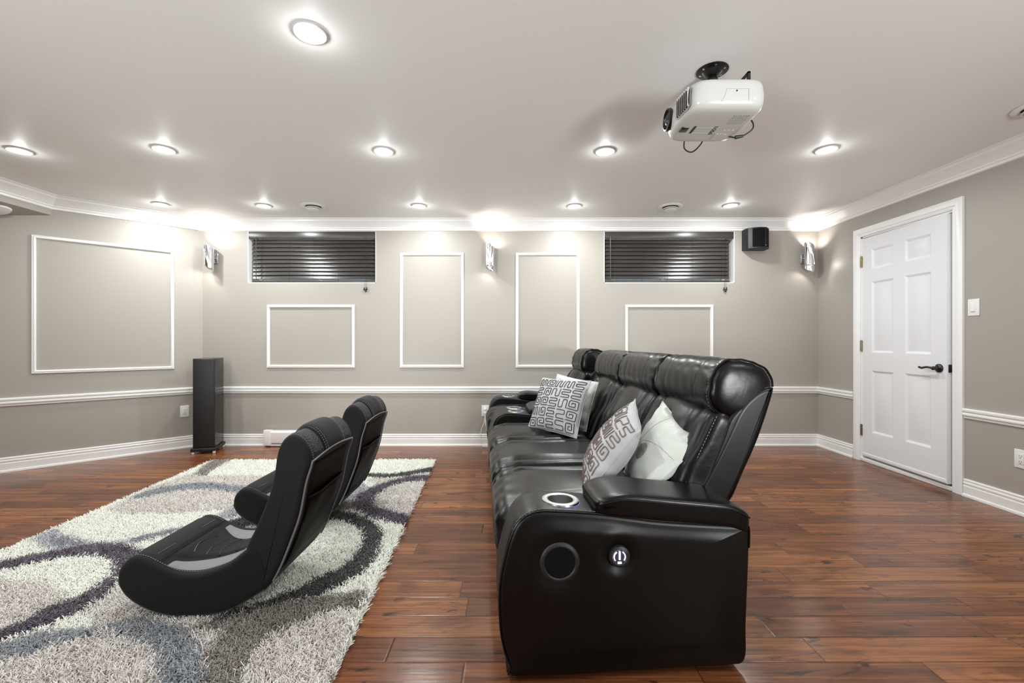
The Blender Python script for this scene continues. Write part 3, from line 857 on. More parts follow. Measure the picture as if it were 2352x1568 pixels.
fpatch(-.144, -.024, -.040, .044, .0024).build('exhaust_recess', M['slot'], t, smooth=60)
for k in range(7):
    y = -.136 + .0165 * k
    MB().box(fx_(y) - .0065, fx_(y) + .002, y, y + .0055, -.040 + .002 * (k == 0), .044).build('exhaust_louvre', M['steel'], t, smooth=False)
# underside details (this is the top cover, hung upside down)
zb = -.0705
def zs_(x, y): return -hz / (1 + abs(x / (.95 * hx)) ** 6 + abs(y / (.93 * hy)) ** 6) ** (1 / 6)
MB().box(-.146, -.112, -.005, .040, zb - .0005, zb + .012, bev=.003).build('zoom_window', M['blackmetal'], t)
MB().box(-.094, -.086, -.02, .045, zb - .0015, zb + .004).build('focus_slot', M['slot'], t, smooth=False)
mb = MB()
for (x0, x1, y0, y1) in ((-.086, .03, -.005, -.004), (-.086, .03, .046, .047), (.03, .031, .046, .110)):
    mb.box(x0, x1, y0, y1, zb - .0008, zb + .004)
mb.build('cover_seam', M['projgrey'], t, smooth=False)
mb = MB()
for k in range(7):     # regulatory label, small grey print
    for j in range(5):
        xx_, yy_ = .038 + .0105 * k, -.118 + .016 * j; mb.box(xx_, xx_ + .005, yy_, yy_ + .013, zs_(xx_, yy_ + .013) - .0003, zs_(xx_, yy_ + .013) + .003)
mb.build('print', M['projgrey'], t, smooth=False)
for (x, y) in ((.045, .055), (.058, .055), (.071, .055), (.06, .02), (.08, .02), (.10, .02), (.085, .06)): MB().lathe([(0, 0), (.0045, 0), (.004, .003), (0, .003)], 12, Matrix.Translation((x, y, zs_(x, y) - .0008))).build('button', M['plastic'], t)
cu = bpy.data.curves.new('logo_text', 'FONT'); cu.body = 'EPSON'; cu.size = .026; cu.extrude = .0004; cu.align_x = 'CENTER'; cu.align_y = 'CENTER'
tmp = bpy.data.objects.new('tmp', cu); C.objects.link(tmp); bpy.context.view_layer.update()
me = bpy.data.meshes.new_from_object(tmp.evaluated_get(bpy.context.evaluated_depsgraph_get())); bpy.data.objects.remove(tmp)
lg = link('logo', me, M['rubber'], t, smooth=False); lg.location = (.008, .020, zs_(.008, .02) - .0006); lg.rotation_euler = (PI, 0, -PI / 2)
# side access cover seam facing the camera
def ys_(x, z): return -hy * (1 - (.07 * (z / hz) ** 2 if z < 0 else 0)) - .0004
cs_ = [(-.045, -.040), (-.030, -.010), (-.025, .012), (.068, .012), (.070, -.040)]
cs_ = [p for a_, b_ in zip(cs_, cs_[1:]) for p in ((a_[0] + (b_[0] - a_[0]) * k / 8, a_[1] + (b_[1] - a_[1]) * k / 8) for k in range(8))]
MB().tube([(x, ys_(x, z), z) for x, z in cs_], .0008, 5).build('cover_seam', M['projgrey'], t)
MB().lathe([(0, 0), (.003, 0), (.003, .004), (0, .004)], 10, Matrix.Translation((.018, -.181, .004)) @ Matrix.Rotation(-PI / 2, 4, 'X')).build('screw', M['slot'], t)
# power lead loops
MB().tube(catmull([(.13, .10, -.03), (.165, .105, -.01), (.20, .06, -.0), (.215, .06, -.04), (.17, .075, -.072), (.135, .08, -.075), (.10, .09, -.06)], False, 6), .0035, 8).cyl((.175, .075, -.070), (.14, .08, -.075), .0065, 8, .009).build('power_cable', M['cable'], t)
MB().tube(catmull([(-.05, .16, -.0), (-.055, .20, -.03), (-.05, .215, -.07), (-.01, .22, -.085), (.03, .21, -.05), (.04, .17, -.01)], False, 6), .0035, 8).build('signal_cable', M['cable'], t)
mt = thing('projector_mount', 'black round ceiling mount holding the white projector', 'projector mount', (.965, 2.14, H))
MB().lathe([(0, 0), (.072, 0), (.073, -.004), (.060, -.006), (.046, -.008), (.034, -.022), (.020, -.030), (0, -.030)], 36, None).build('ceiling_plate', M['blackmetal'], mt)
mb = MB()
for k in range(6):
    a = 2 * PI * k / 6 + .4; mb.lathe([(0, 0), (.0055, 0), (.0045, -.003), (0, -.003)], 10, Matrix.Translation((.055 * math.cos(a), .055 * math.sin(a), -.0062)))
mb.build('screw', M['chrome'], mt)
MB().cyl((0, 0, -.028), (0, 0, -.135), .016, 16).sphere((0, 0, -.05), .026).build('column', M['blackmetal'], mt)
for (dx, dy) in ((-.13, -.10), (.10, -.12), (.09, .09), (-.12, .10)):
    d = Vector((dx, dy, 0)); L_ = d.length; aa = math.atan2(dy, dx)
    MB().box(0, L_, -.009, .009, -.004, 0, Matrix.Translation((0, 0, -.130)) @ Matrix.Rotation(aa, 4, 'Z')).cyl((dx * .93, dy * .93, -.183), (dx * .93, dy * .93, -.128), .006, 10).build('mounting_arm', M['blackmetal'], mt)
MB().box(.0, .012, -.14, -.05, -.125, -.118, Matrix.Translation((.098, .0, .03))).box(.0, .012, -.14, -.128, -.175, -.118, Matrix.Translation((.098, .0, .03))).build('bracket', M['blackmetal'], mt)
# ------------------------------------------------------------------ reclining sofa, local x = front to back, y = along its length
TH = math.radians(4)
sofa = thing('reclining_sofa', 'long black leather four-seat reclining sofa with cup holders and bolster headrests', 'sofa', (0.0, 1.440, 0), TH)
def SW_(u, v, z): return Matrix.Rotation(TH, 4, 'Z') @ Vector((u, v, z)) + Vector((0, 1.440, 0))
armp = [(.020, .020), (-.008, .06), (-.032, .125), (-.043, .214), (-.043, .323), (-.026, .412), (.001, .4995), (.034, .543), (.088, .564),
        (.17, .561), (.275, .552), (.40, .535), (.477, .523), (.64, .508), (.78, .4975), (.806, .488), (.806, .40), (.803, .312), (.796, .15), (.790, .032), (.70, .024), (.4, .02)]
armc = catmull(armp, True, 5)
AW = .205
VEND = 3.145
arms = [('arm', 0, AW), ('console', 1.955, 2.365), ('arm', VEND - AW, VEND)]
cups = []
def cupholder(u, v, z, par, tilt=0.03):
    mx = Matrix.Translation((u, v, z)) @ Matrix.Rotation(tilt, 4, 'Y')
    ch = MB().lathe([(.047, -.001), (.0455, -.075), (0, -.078), (0, -.075), (.043, -.073), (.044, .003), (.052, .006), (.064, .0035), (.066, -.002), (.060, -.006), (.047, -.001)], 40, mx, close=False).build('cup_holder', M['steel'], par)
    MB().lathe([(.0645, -.004), (.0675, -.002), (.068, -.005), (.0645, -.007), (.0645, -.004)], 40, mx, close=False).build('light_ring', M['blue_glow'], ch)
    return ch
def armcap(u, z, s):
    e = min(1, s * 4); e = e * e * (3 - 2 * e)
    h = .010 * e
    for (cu_, cz_, r_, a_) in ((.155, .397, .082, .012), (.352, .411, .052, .012)):
        d = math.hypot(u - cu_, z - cz_); h -= a_ * math.exp(-(d / r_) ** 4) 
    h += .005 * e * math.sin(7 * u + 4) * math.sin(9 * z + 1) + .004 * e * math.exp(-((u - .27 - .25 * (z - .3)) / .035) ** 2) * (z > .2) * min(1, (z - .2) * 6)
    return h
for (nm, v0, v1) in arms:
    o = loft(armc, v0, v1, .018, 5, 3, puff=.0, cap=armcap if v0 == 0 else None).build(nm, M['leather2'], sofa)
    cs = [(v0 + v1) / 2 - .005] if nm == 'arm' else [v0 + .115, v1 - .115]
    cut = MB()
    for c in cs: cut.lathe([(0, -.10), (.052, -.10), (.052, .06), (0, .06)], 40, Matrix.Translation((.176, c, .561)), close=False)
    boolcut(o, cut)
    for c in cs: cupholder(.176, c, .563, o)
    # welt with stitches along the outline of each side
    for vv, s_ in ((v0, -1), (v1, 1)):
        ol = [p for p in armc]
        k0 = 3 * 5; path = []
        Nn = poly_normals(ol)
        for i in range(0, 16 * 5):
            p = ol[i]; path.append((p[0] - Nn[i][0] * .004, vv - s_ * .0035, p[1] - Nn[i][1] * .004))
        if vv == 0 or nm == 'console':
            MB().tube(path, .0028, 6).build('welt', M['leather'], o)
        if vv == 0:
            p2 = [(ol[i][0] - Nn[i][0] * .001, vv + .0115, ol[i][1] + .0004) for i in range(6 * 5, 14 * 5)]
            dashes(p2, .0011, .009, .005, MB()).build('stitching', M['thread'], o)
# padded arm tops
def padf(w):
    def fn(x, y, z):
        t = (x + .268) / .536                       # 0 front .. 1 back
        zz = z + (.035 - .062 * t) - .02 * t * t * 0
        if t < .25: zz -= .035 * (1 - t / .25) ** 2 * (1 if z > 0 else .1)
        if t > .8: zz -= .03 * ((t - .8) / .2) ** 2
        return (x, y, zz)
    return fn
def pad(v0, v1, par=None):
    w = (v1 - v0) / 2
    o = puff(.268, w, .040, 9, 16, padf(w)).build('arm_pad', M['leather'], sofa)
    o.location = (.543, (v0 + v1) / 2, .551)
    rim = []
    for k in range(49):
        x = -.255 + .51 * k / 48
        t = (x + .268) / .536
        z = .028 + (.035 - .062 * t)
        if t < .25: z -= .035 * (1 - t / .25) ** 2 * .9 
        if t > .8: z -= .03 * ((t - .8) / .2) ** 2
        e = min(1, (1 - abs(x) / .268) * 7)
        rim.append((x, -w * (.985 - .02 * (1 - e)) , z - .006))
    MB().tube(rim, .0028, 6).build('welt', M['leather'], o)
    return o
pad(-.012, AW + .012)
pad(1.965, 2.355); pad(VEND - AW - .012, VEND + .012)
seats = [(AW + .002, .768), (.772, 1.358), (1.362, 1.952), (2.368, VEND - AW - .002)]
rnd = random.Random(3)
for si, (a, b) in enumerate(seats):
    c, hw = (a + b) / 2, (b - a) / 2
    ph = rnd.random() * 6
    def seatf(x, y, z, ph=ph, hw=hw):
        if z > 0:
            for q in (-.66, .62): z -= .020 * math.exp(-((y / hw - q) / .06) ** 2)
            z += .006 * math.sin(9 * x + ph + 3 * y / hw) * (1 - (y / hw) ** 2)
            z += .012 * (1 - (y / hw) ** 2)
            # front edge gathers
            if x < -.24: z += .004 * math.sin(60 * y + ph)
        if x < -.20: x -= .012 * math.cos(y / hw * 1.2); z -= .35 * max(0, -.20 - x) ** 1.0 * .8
        return (x, y, z)
    o = block(.325, hw - .001, .088, .058, 26, seatf).build('seat_cushion', M['leather'], sofa); o.location = (.285, c, .415)
    # cushion nose seam
    MB().tube([(-.318 - .006 * math.cos(1.2 * k / 10), hw * .93 * k / 10, -.052 + .0 * k) for k in range(-10, 11)], .003, 6).build('welt', M['leather2'], o)
    def frontf(x, y, z, ph=ph, hw=hw):
        z2 = z
        x += .005 * math.sin(50 * y + ph) * (1 if x < 0 else 0) * max(0, abs(z) - .03) * 8
        return (x, y, z2)
    o = puff(.055, hw - .004, .105, (4, 8, 4), 16, frontf).build('footrest_panel', M['leather'], sofa); o.location = (.022, c, .290)
    o = puff(.05, hw - .004, .085, (4, 8, 4), 14, frontf).build('lower_panel', M['leather'], sofa); o.location = (.030, c, .125)
    MB().tube([(-.052 - .004, hw * .95 * k / 10, .02) for k in range(-10, 11)], .003, 6).build('welt', M['leather2'], o)
    # back cushion, reclined
    sl_ = math.atan2(.16, .30)
    def backf(x, y, z, ph=ph, hw=hw):
        if x < 0:
            for q in (-.60, .60): x += .022 * math.exp(-((y / hw - q) / .05) ** 2)
            if abs(y / hw) < .6: x -= .016 * math.cos(y / hw / .6 * PI / 2)
            x += .005 * math.sin(14 * z + ph + 5 * y) + .003 * math.sin(34 * z + 9 * y + ph)
            x -= .02 * (1 - (z / .24) ** 2)
        return (x, y, z)
    bk = block(.085, hw, .245, .055, 26, backf).build('back_cushion', M['leather'], sofa)
    bk.location = (.778, c, .620); bk.rotation_euler = (0, math.radians(26), 0)
    # bolster headrest
    def headf(t, an, ph=ph):
        k = 1.0
        for q in (-.50, .50): k -= .030 * math.exp(-((t - q) / .022) ** 2)
        k += .017 * math.sin(an * 15 + ph + 2 * t) * math.exp(-((abs(t) - .87) / .08) ** 2)
        k += .007 * math.sin(22 * t + 3 * an + ph) + .006 * math.sin(9 * an + 7 * t)
        k += .02 * math.cos(t * PI / 2)
        return k
    h0, h1 = (a - .004, b) if si < 3 else (2.40, 2.84)
    hc, hh = (h0 + h1) / 2, (h1 - h0) / 2
    hd = roll(.128, .120, hh, .045 if si in (0, 3) else .028, 2.5, 54, 72, headf).build('headrest', M['leather'], sofa)
    hd.location = (.905, hc, .925); hd.rotation_euler = (0, math.radians(14), 0)
    def hring(q, sc_, lo=20, hi=330):
        out = []
        for k in range(61):
            an = math.radians(lo + (hi - lo) * k / 60); ex = 2.5; cc, ss = math.cos(an), math.sin(an)
            rr = 1 / (abs(cc / .128) ** ex + abs(ss / .120) ** ex) ** (1 / ex) * sc_ * headf(q / hh, an)
            out.append((rr * cc, q, rr * ss))
        return out
    for q in (-.50 * hh, .50 * hh): MB().tube(hring(q, 1.0, 60, 300), .0018, 5).build('seam', M['leather2'], hd)
    if si in (0, 3):
        MB().tube(hring(-hh + .018, .985), .0042, 6).build('welt', M['leather2'], hd)
        dashes(hring(-hh + .030, .998), .0014, .008, .005, MB()).build('stitching', M['thread'], hd)
    # seam line on the back cushion side
    if si == 0:
        for q in (-.985,):
            P_ = [(-.068, q * hw, -.2 + .40 * k / 16) for k in range(17)]
            dashes(P_, .0014, .008, .005, MB()).build('stitching', M['thread'], bk)
# back shells: near three seats together, far seat on its own
shell = [(.62, .03), (.60, .40), (.70, .50), (.83, .74), (.875, .84), (.92, .895), (.96, .925), (.99, .938), (1.012, .940), (1.024, .92), (.965, .745), (.905, .615), (.862, .52), (.806, .42), (.792, .06), (.785, .03)]
shc = catmull(shell, True, 4)
def shell_at(v0, v1):
    o = loft(shc, v0, v1, .02, 4, 2).build('back_shell', M['leather2'], sofa)
    Nn = poly_normals(shc)
    pth = [(shc[i][0] - Nn[i][0] * .004, v0 + .006, shc[i][1] - Nn[i][1] * .004) for i in range(7 * 4, 13 * 4)]
    MB().tube(pth, .003, 6).build('welt', M['leather'], o)
shell_at(AW - .006 + .0, 1.955); shell_at(2.365, VEND - AW + .006)
# side wing of the near backrest: broad smooth panel between shell and cushions
wing = catmull([(.72, .50), (.82, .74), (.85, .82), (.90, .87), (.93, .88), (.935, .84), (.885, .72), (.82, .58), (.76, .50)], True, 5)
for (v0, v1) in ((AW - .004, AW + .05), (1.90, 1.953), (2.367, 2.42), (VEND - AW - .05, VEND - AW + .004)):
    loft(wing, v0, v1, .014, 3, 1).build('back_wing', M['leather2'], sofa)
MB().box(.06, .76, AW, VEND - AW, .05, .36).build('seat_base', M['leather2'], sofa, smooth=False)
MB().box(.06, .10, .06, .10, 0, .03).box(.70, .75, .06, .11, 0, .036).box(.06, .10, 3.03, 3.08, 0, .03).box(.70, .75, 3.03, 3.08, 0, .036).box(.70, .75, 1.5, 1.56, 0, .06).box(.08, .12, 1.5, 1.56, 0, .06).build('foot', M['rubber'], sofa, smooth=False)
# round speaker and power button on the near arm
mq = lambda u, v, z: Matrix.Translation((u, v - .008, z)) @ Matrix.Rotation(PI / 2, 4, 'X')
sp = MB().lathe([(.050, -.004), (.050, .003), (.054, .006), (.062, .005), (.066, .001), (.066, -.004), (.050, -.004)], 48, mq(.155, 0, .397), close=False).build('speaker_ring', M['rubber'], sofa)
MB().lathe([(0, .0015), (.052, .0015), (.052, -.004), (0, -.004)], 48, mq(.155, 0, .397)).build('speaker_cloth', M['speakergrille'], sp)
bt = MB().lathe([(.022, -.004), (.022, .006), (.026, .009), (.034, .006), (.036, -.004), (.022, -.004)], 40, mq(.352, 0, .411), close=False).build('power_button', M['rubber'], sofa)
MB().lathe([(0, .004), (.023, .004), (.023, -.003), (0, -.003)], 32, mq(.352, 0, .411)).build('button_face', M['button'], bt)
g = MB()
for s_ in (-1, 1):
    g.tube([(.352 + s_ * .0185 * math.cos(math.radians(t_)), -.0135, .411 + .0185 * math.sin(math.radians(t_))) for t_ in range(-38, 66, 8)], .0016, 6)
g.box(.3497, .3543, -.0145, -.011, .402, .4295).box(.346, .358, -.0145, -.011, .389, .3945)
g.build('power_symbol', M['led'], bt)

# ------------------------------------------------------------------ cushions
def pillow(name, label, corners, m, thick, cord=None, seed=1, kind='meander', k=1.0):
    """corners in world: BL, BR, TR, TL (front face looks along cross(BR-BL, TL-BL))"""
    BL, BR, TR, TL = [Vector(c) for c in corners]
    c0 = (BL + BR + TR + TL) / 4
    n0 = ((BR - BL).cross(TL - BL)).normalized()
    def flat(s, t):
        return BL * (1 - s) * (1 - t) + BR * s * (1 - t) + TR * s * t + TL * (1 - s) * t
    rg = random.Random(seed); A = [rg.uniform(0, 6) for _ in range(6)]
    def surf(s, t, sd):
        a, b = 2 * s - 1, 2 * t - 1
        # edges draw in between the corners
        pin = .055
        a2 = a * (1 - pin * (1 - b * b) ** 1.2 * abs(a)); b2 = b * (1 - pin * (1 - a * a) ** 1.2 * abs(b))
        p = flat((a2 + 1) / 2, (b2 + 1) / 2)
        h = ((1 - a ** 2) * (1 - b ** 2)) ** .52
        edge = max(abs(a), abs(b))
        wr = .0035 * (math.sin(9 * a + 5 * b + A[0]) + math.sin(13 * b - 4 * a + A[1])) * edge ** 3 * (h > 0) * (1 - edge ** 12)
        cr = -.010 * math.exp(-((abs(a) - abs(b)) / .10) ** 2) * (edge > .45) * (edge - .45) * (1 - edge) * 8
        return p + n0 * (sd * (thick * h + wr + cr))
    t_ = thing(name, label, 'cushion', c0)
    g = 30; mb = MB(); v = []; f = []
    for sd in (1, -1):
        for i in range(g + 1):
            for j in range(g + 1):
                v.append(surf(i / g, j / g, sd) - c0)
    def ix(sd, i, j): return (0 if sd > 0 else (g + 1) ** 2) + i * (g + 1) + j
    for sd in (1, -1):
        for i in range(g):
            for j in range(g):
                q = (ix(sd, i, j), ix(sd, i + 1, j), ix(sd, i + 1, j + 1), ix(sd, i, j + 1)); f.append(q if sd > 0 else q[::-1])
    mb.add(v, f); mb.build('cover', m, t_, smooth=80)
    rim = [surf(q, 0, 0) - c0 for q in np.linspace(0, 1, 16)] + [surf(1, q, 0) - c0 for q in np.linspace(0, 1, 16)][1:] + [surf(1 - q, 1, 0) - c0 for q in np.linspace(0, 1, 16)][1:] + [surf(0, 1 - q, 0) - c0 for q in np.linspace(0, 1, 16)][1:-1]
    MB().tube(rim, .0022, 6, closed=True).build('seam', m, t_)
    if kind == 'meander':
        em = MB()
        N_ = 5
        motifs = [[(.14, .02), (.12, .90), (.90, .90), (.90, .12), (.34, .12), (.34, .66), (.68, .66), (.68, .36), (.52, .36)],
                  [(.10, .10), (.10, .88), (.36, .88), (.36, .14), (.62, .14), (.62, .88), (.88, .88), (.88, .10)],
                  [(.90, .90), (.12, .90), (.12, .52), (.86, .50), (.88, .12), (.14, .12)],
                  [(.88, .84), (.14, .86), (.12, .12), (.88, .12), (.88, .60), (.38, .60), (.38, .36), (.62, .36)]]
        def place(path, ci, cj, rot, mir):
            o = []
            for (x, y) in path:
                x, y = x - .5, y - .5
                if mir: x = -x
                for _ in range(rot): x, y = -y, x
                o.append(((ci + .5 + x) / N_ * .95 + .025, (cj + .5 + y) / N_ * .95 + .025))
            return o
        for ci in range(N_):
            for cj in range(N_):
                path = place(rg.choice(motifs), ci, cj, rg.randrange(4), rg.random() < .5)
                d = []
                for p, q in zip(path, path[1:]):
                    for k_ in range(4): d.append((p[0] + (q[0] - p[0]) * k_ / 4, p[1] + (q[1] - p[1]) * k_ / 4))
                d.append(path[-1]); d = chaikin(d, 1); d = chaikin(d[::2] + [d[-1]], 1)
                em.tube([surf(min(.99, max(.01, s)), min(.99, max(.01, t)), 1) + n0 * .0014 - c0 for s, t in d], .0031, 5)
        # long cords joining the rows
        em.build('embroidery', cord, t_)
    else:
        em = MB()
        for k_ in range(190):
            r_ = .105 * math.sqrt((k_ + .5) / 190) ; a_ = k_ * 2.39996
            s, t = .50 + r_ * math.cos(a_), .42 + r_ * 1.1 * math.sin(a_)
            em.sphere(surf(s, t, 1) + n0 * .0003 - c0, .0019, 5, 3)
        for ln in (lambda q: (.38 + .60 * q, .53 + .10 * math.sin(q * 2.2)), lambda q: (.30 + .1 * q, .52 + .44 * q)):
            for k_ in range(34):
                s, t = ln(k_ / 34)
                if 0 < s < .99 and 0 < t < .99: em.sphere(surf(s, t, 1) + n0 * .0003 - c0, .0016, 5, 3)
        em.build('beading', M['bead'], t_)
    return t_
pillow('throw_pillow', 'silver square pillow with dark maze embroidery, standing on the sofa next to the console', [(.11, 3.12, .508), (.405, 2.78, .508), (.523, 2.93, .856), (.224, 3.27, .849)], M['pillowgrey'], .062, M['cord1'], 5)
pillow('throw_pillow', 'pearl white pillow tucked behind the maze-pattern pillow near the console', [(.24, 3.29, .508), (.50, 2.99, .508), (.602, 3.08, .832), (.345, 3.39, .868)], M['pillowwhite'], .055, None, 8, 'bead')
pillow('throw_pillow', 'silver pillow with taupe maze embroidery leaning on the nearest seat, half behind the arm pad', [(.36, 2.14, .505), (.29, 1.75, .505), (.505, 1.755, .760), (.580, 2.09, .845)], M['pillowgrey'], .078, M['cord2'], 11)
pillow('throw_pillow', 'pearl white pillow with a beaded circle, nearest the camera against the seat back', [(.515, 2.05, .515), (.50, 1.70, .515), (.745, 1.725, .715), (.695, 2.05, .840)], M['pillowwhite'], .058, None, 4, 'bead')

# ------------------------------------------------------------------ floor rocker chairs
seatp = [(.0, .170), (.014, .208), (.0515, .240), (.10, .236), (.1475, .213), (.211, .184), (.27, .174), (.338, .180), (.432, .213), (.496, .262), (.560, .30),
         (.60, .20), (.592, .125), (.566, .105), (.516, .074), (.432, .031), (.338, .011), (.211, .009), (.115, .034), (.039, .081), (.004, .130)]
backp = [(.506, .272), (.547, .360), (.599, .487), (.619, .570), (.632, .655), (.655, .705), (.690, .728), (.728, .712), (.757, .672), (.768, .621), (.744, .539), (.719, .412), (.686, .316), (.643, .208), (.606, .140), (.578, .118), (.545, .148), (.517, .20)]
seatc = catmull(seatp, True, 5); backc = catmull(backp, True, 5)
CW = .465
def strip(prof, i0, i1, y0, y1, off, ny=10, edge=.006, yc=None):
    """raised patch lying on the swept profile between two stations and two widths"""
    P = np.array(prof); Nn = poly_normals(prof); n = len(P)
    idx = [(i0 + k) % n for k in range((i1 - i0) % n + 1)]
    v = []; f = []; m_ = len(idx)
    for a, i in enumerate(idx):
        for j in range(ny + 1):
            s = j / ny; yy0 = y0(a / (m_ - 1)) if callable(y0) else y0; yy1 = y1(a / (m_ - 1)) if callable(y1) else y1
            y = yy0 + (yy1 - yy0) * s
            e = min(a, m_ - 1 - a, j * 1.0, ny - j)
            o = off if e > 0 else -.004
            q = P[i] + Nn[i] * o; v.append((q[0], y, q[1]))
    for a in range(m_ - 1):
        for j in range(ny): f.append((a * (ny + 1) + j, a * (ny + 1) + j + 1, (a + 1) * (ny + 1) + j + 1, (a + 1) * (ny + 1) + j))
    return MB().add(v, f)
def line_on(prof, st, off):
    P = np.array(prof); Nn = poly_normals(prof); n = len(P); out = []
    for (i, y) in st:
        a = int(math.floor(i)) % n; b = (a + 1) % n; t = i - math.floor(i)
        q = P[a] * (1 - t) + P[b] * t; m = Nn[a] * (1 - t) + Nn[b] * t
        out.append((q[0] + m[0] * off, y, q[1] + m[1] * off))
    return out
def rocker(label, loc):
    t = thing('gaming_floor_chair', label, 'chair', loc, 0, 'black rocking floor chairs')
    st = loft(seatc, 0, CW, .022, 5, 6).build('seat', M['cloth'], t)
    bk = loft(backc, .002, CW - .002, .020, 6, 6).build('backrest', M['cloth2'], t)
    # seat top goes from station 5*2 (nose) to 5*9 (hinge)
    strip(seatc, 9, 20, .034, CW - .034, .004, 10).build('front_panel', M['cloth2'], st, smooth=60)
    strip(seatc, 20, 48, lambda a: .072 + .085 * math.sin(a * 2.6), lambda a: CW - .072 - .085 * math.sin(a * 2.6), .007, 10).build('centre_panel', M['cloth'], st, smooth=60)
    g1 = strip(seatc, 22, 46, lambda a: .030 + .012 * a, lambda a: .070 + .085 * math.sin(a * 2.6), .0045, 6)
    g1.build('side_insert', M['greycloth'], st, smooth=60)
    strip(seatc, 22, 46, lambda a: CW - .070 - .085 * math.sin(a * 2.6), lambda a: CW - .030 - .012 * a, .0045, 6).build('side_insert', M['greycloth'], st, smooth=60)
    mb = MB()
    for c in (24, 28.5, 33, 37.5, 42):
        mb.tube(line_on(seatc, [(c - 1.8 * math.cos(q / 10 * PI / 2), .155 + (CW - .31) * (q + 10) / 20) for q in range(-10, 11)], .0062), .0028, 6)
    mb.tube(line_on(seatc, [(20, .03 + (CW - .06) * q / 20) for q in range(21)], .005), .002, 5)
    mb.build('quilt_seam', M['leather2'], st)
    for ln__ in (line_on(seatc, [(9 + 40 * q / 80, .030 ) for q in range(81)], .002), line_on(seatc, [(9 + 11 * q / 20, CW - .030 ) for q in range(21)], .002),
                 line_on(seatc, [(17, .06 + .09 * q / 10) for q in range(11)], .006), line_on(seatc, [(17, CW - .15 + .09 * q / 10) for q in range(11)], .006)):
        dashes(ln__, .0012, .006, .0045, MB()).build('stitching', M['thread'], st)
    # headrest band: coarse mesh shoulders with a raised smooth centre roll
    strip(backc, 17, 44, .028, .135, .003, 8).build('mesh_shoulder', M['cloth3'], bk, smooth=60)
    strip(backc, 17, 44, CW - .135, CW - .028, .003, 8).build('mesh_shoulder', M['cloth3'], bk, smooth=60)
    P = np.array(backc); Nn = poly_normals(backc)
    v = []; f = []; ids = list(range(15, 45)); ny = 24
    for a, i in enumerate(ids):
        for j in range(ny + 1):
            s = j / ny; y = .122 + (CW - .244) * s
            e = (1 - abs(2 * s - 1) ** 5) ** .5 if 0 < s < 1 else 0
            e2 = math.sin(PI * min(1, max(0, (a + .5) / len(ids)))) ** .45
            o = -.004 + .026 * e * e2; q = P[i] + Nn[i] * o; v.append((q[0], y, q[1]))
    for a in range(len(ids) - 1):
        for j in range(ny): f.append((a * (ny + 1) + j, a * (ny + 1) + j + 1, (a + 1) * (ny + 1) + j + 1, (a + 1) * (ny + 1) + j))
    hr = MB().add(v, f).build('head_roll', M['cloth2'], bk, smooth=60)
    for y in (.132, .142, CW - .132, CW - .142):
        dashes(line_on(backc, [(18 + 26 * q / 60, y) for q in range(61)], .0150 if .14 < y < CW - .14 else .0105), .0013, .006, .0045, MB()).build('stitching', M['thread'], hr)
    dashes(line_on(backc, [(18 + 27 * q / 60, .026) for q in range(61)], .0005), .0013, .006, .0045, MB()).build('stitching', M['thread'], bk)
    # rear vinyl panel with piping and a slack pocket
    strip(backc, 45, 68, .016, CW - .016, .002, 10).build('rear_panel', M['vinyl'], bk, smooth=60)
    pp = line_on(backc, [(69 - 24 * q / 40, .012) for q in range(41)], .003) + line_on(backc, [(45 - 1.2 * math.sin(q / 20 * PI), .012 + (CW - .024) * q / 20) for q in range(1, 20)], .004) + line_on(backc, [(45 + 24 * q / 40, CW - .012) for q in range(41)], .003)
    MB().tube(pp, .004, 7).build('piping', M['pipegrey'], bk)
    pk = []; f = []; nn = 16; ids = list(range(53, 67))
    for a, i in enumerate(ids):
        for j in range(nn + 1):
            s = j / nn; y = .06 + (CW - .10) * s
            e = min(1, 4 * min(s, 1 - s)); o = .004 + .010 * e * (1 - a / (len(ids) - 1)) ** .7 * (1 + .25 * math.sin(7 * s + a * .6))
            q = P[i] + Nn[i] * o; pk.append((q[0], y, q[1]))
    for a in range(len(ids) - 1):
        for j in range(nn): f.append((a * (nn + 1) + j, a * (nn + 1) + j + 1, (a + 1) * (nn + 1) + j + 1, (a + 1) * (nn + 1) + j))
    pk_ = MB().add(pk, f); 
    po = pk_.build('rear_pocket', M['vinyl'], bk, smooth=60); sd = po.modifiers.new('thickness', 'SOLIDIFY'); sd.thickness = .002
    MB().tube([(pk[j][0], pk[j][1], pk[j][2]) for j in range(nn + 1)], .003, 6).build('pocket_edge', M['vinyl'], po)
    MB().tube(line_on(seatc, [(60 + 42 * q / 60, .016) for q in range(61)], .001), .0022, 6).build('bottom_piping', M['pipe'], st)
    return t
rk = rocker('black low rocking gaming chair nearest the camera on the shag rug', (-1.563, 1.75, .018))
r2 = copy_tree(rk); r2.location = (-1.622, 2.575, .018); r2['label'] = 'black low rocking gaming chair farther back, half hidden behind the nearer one'

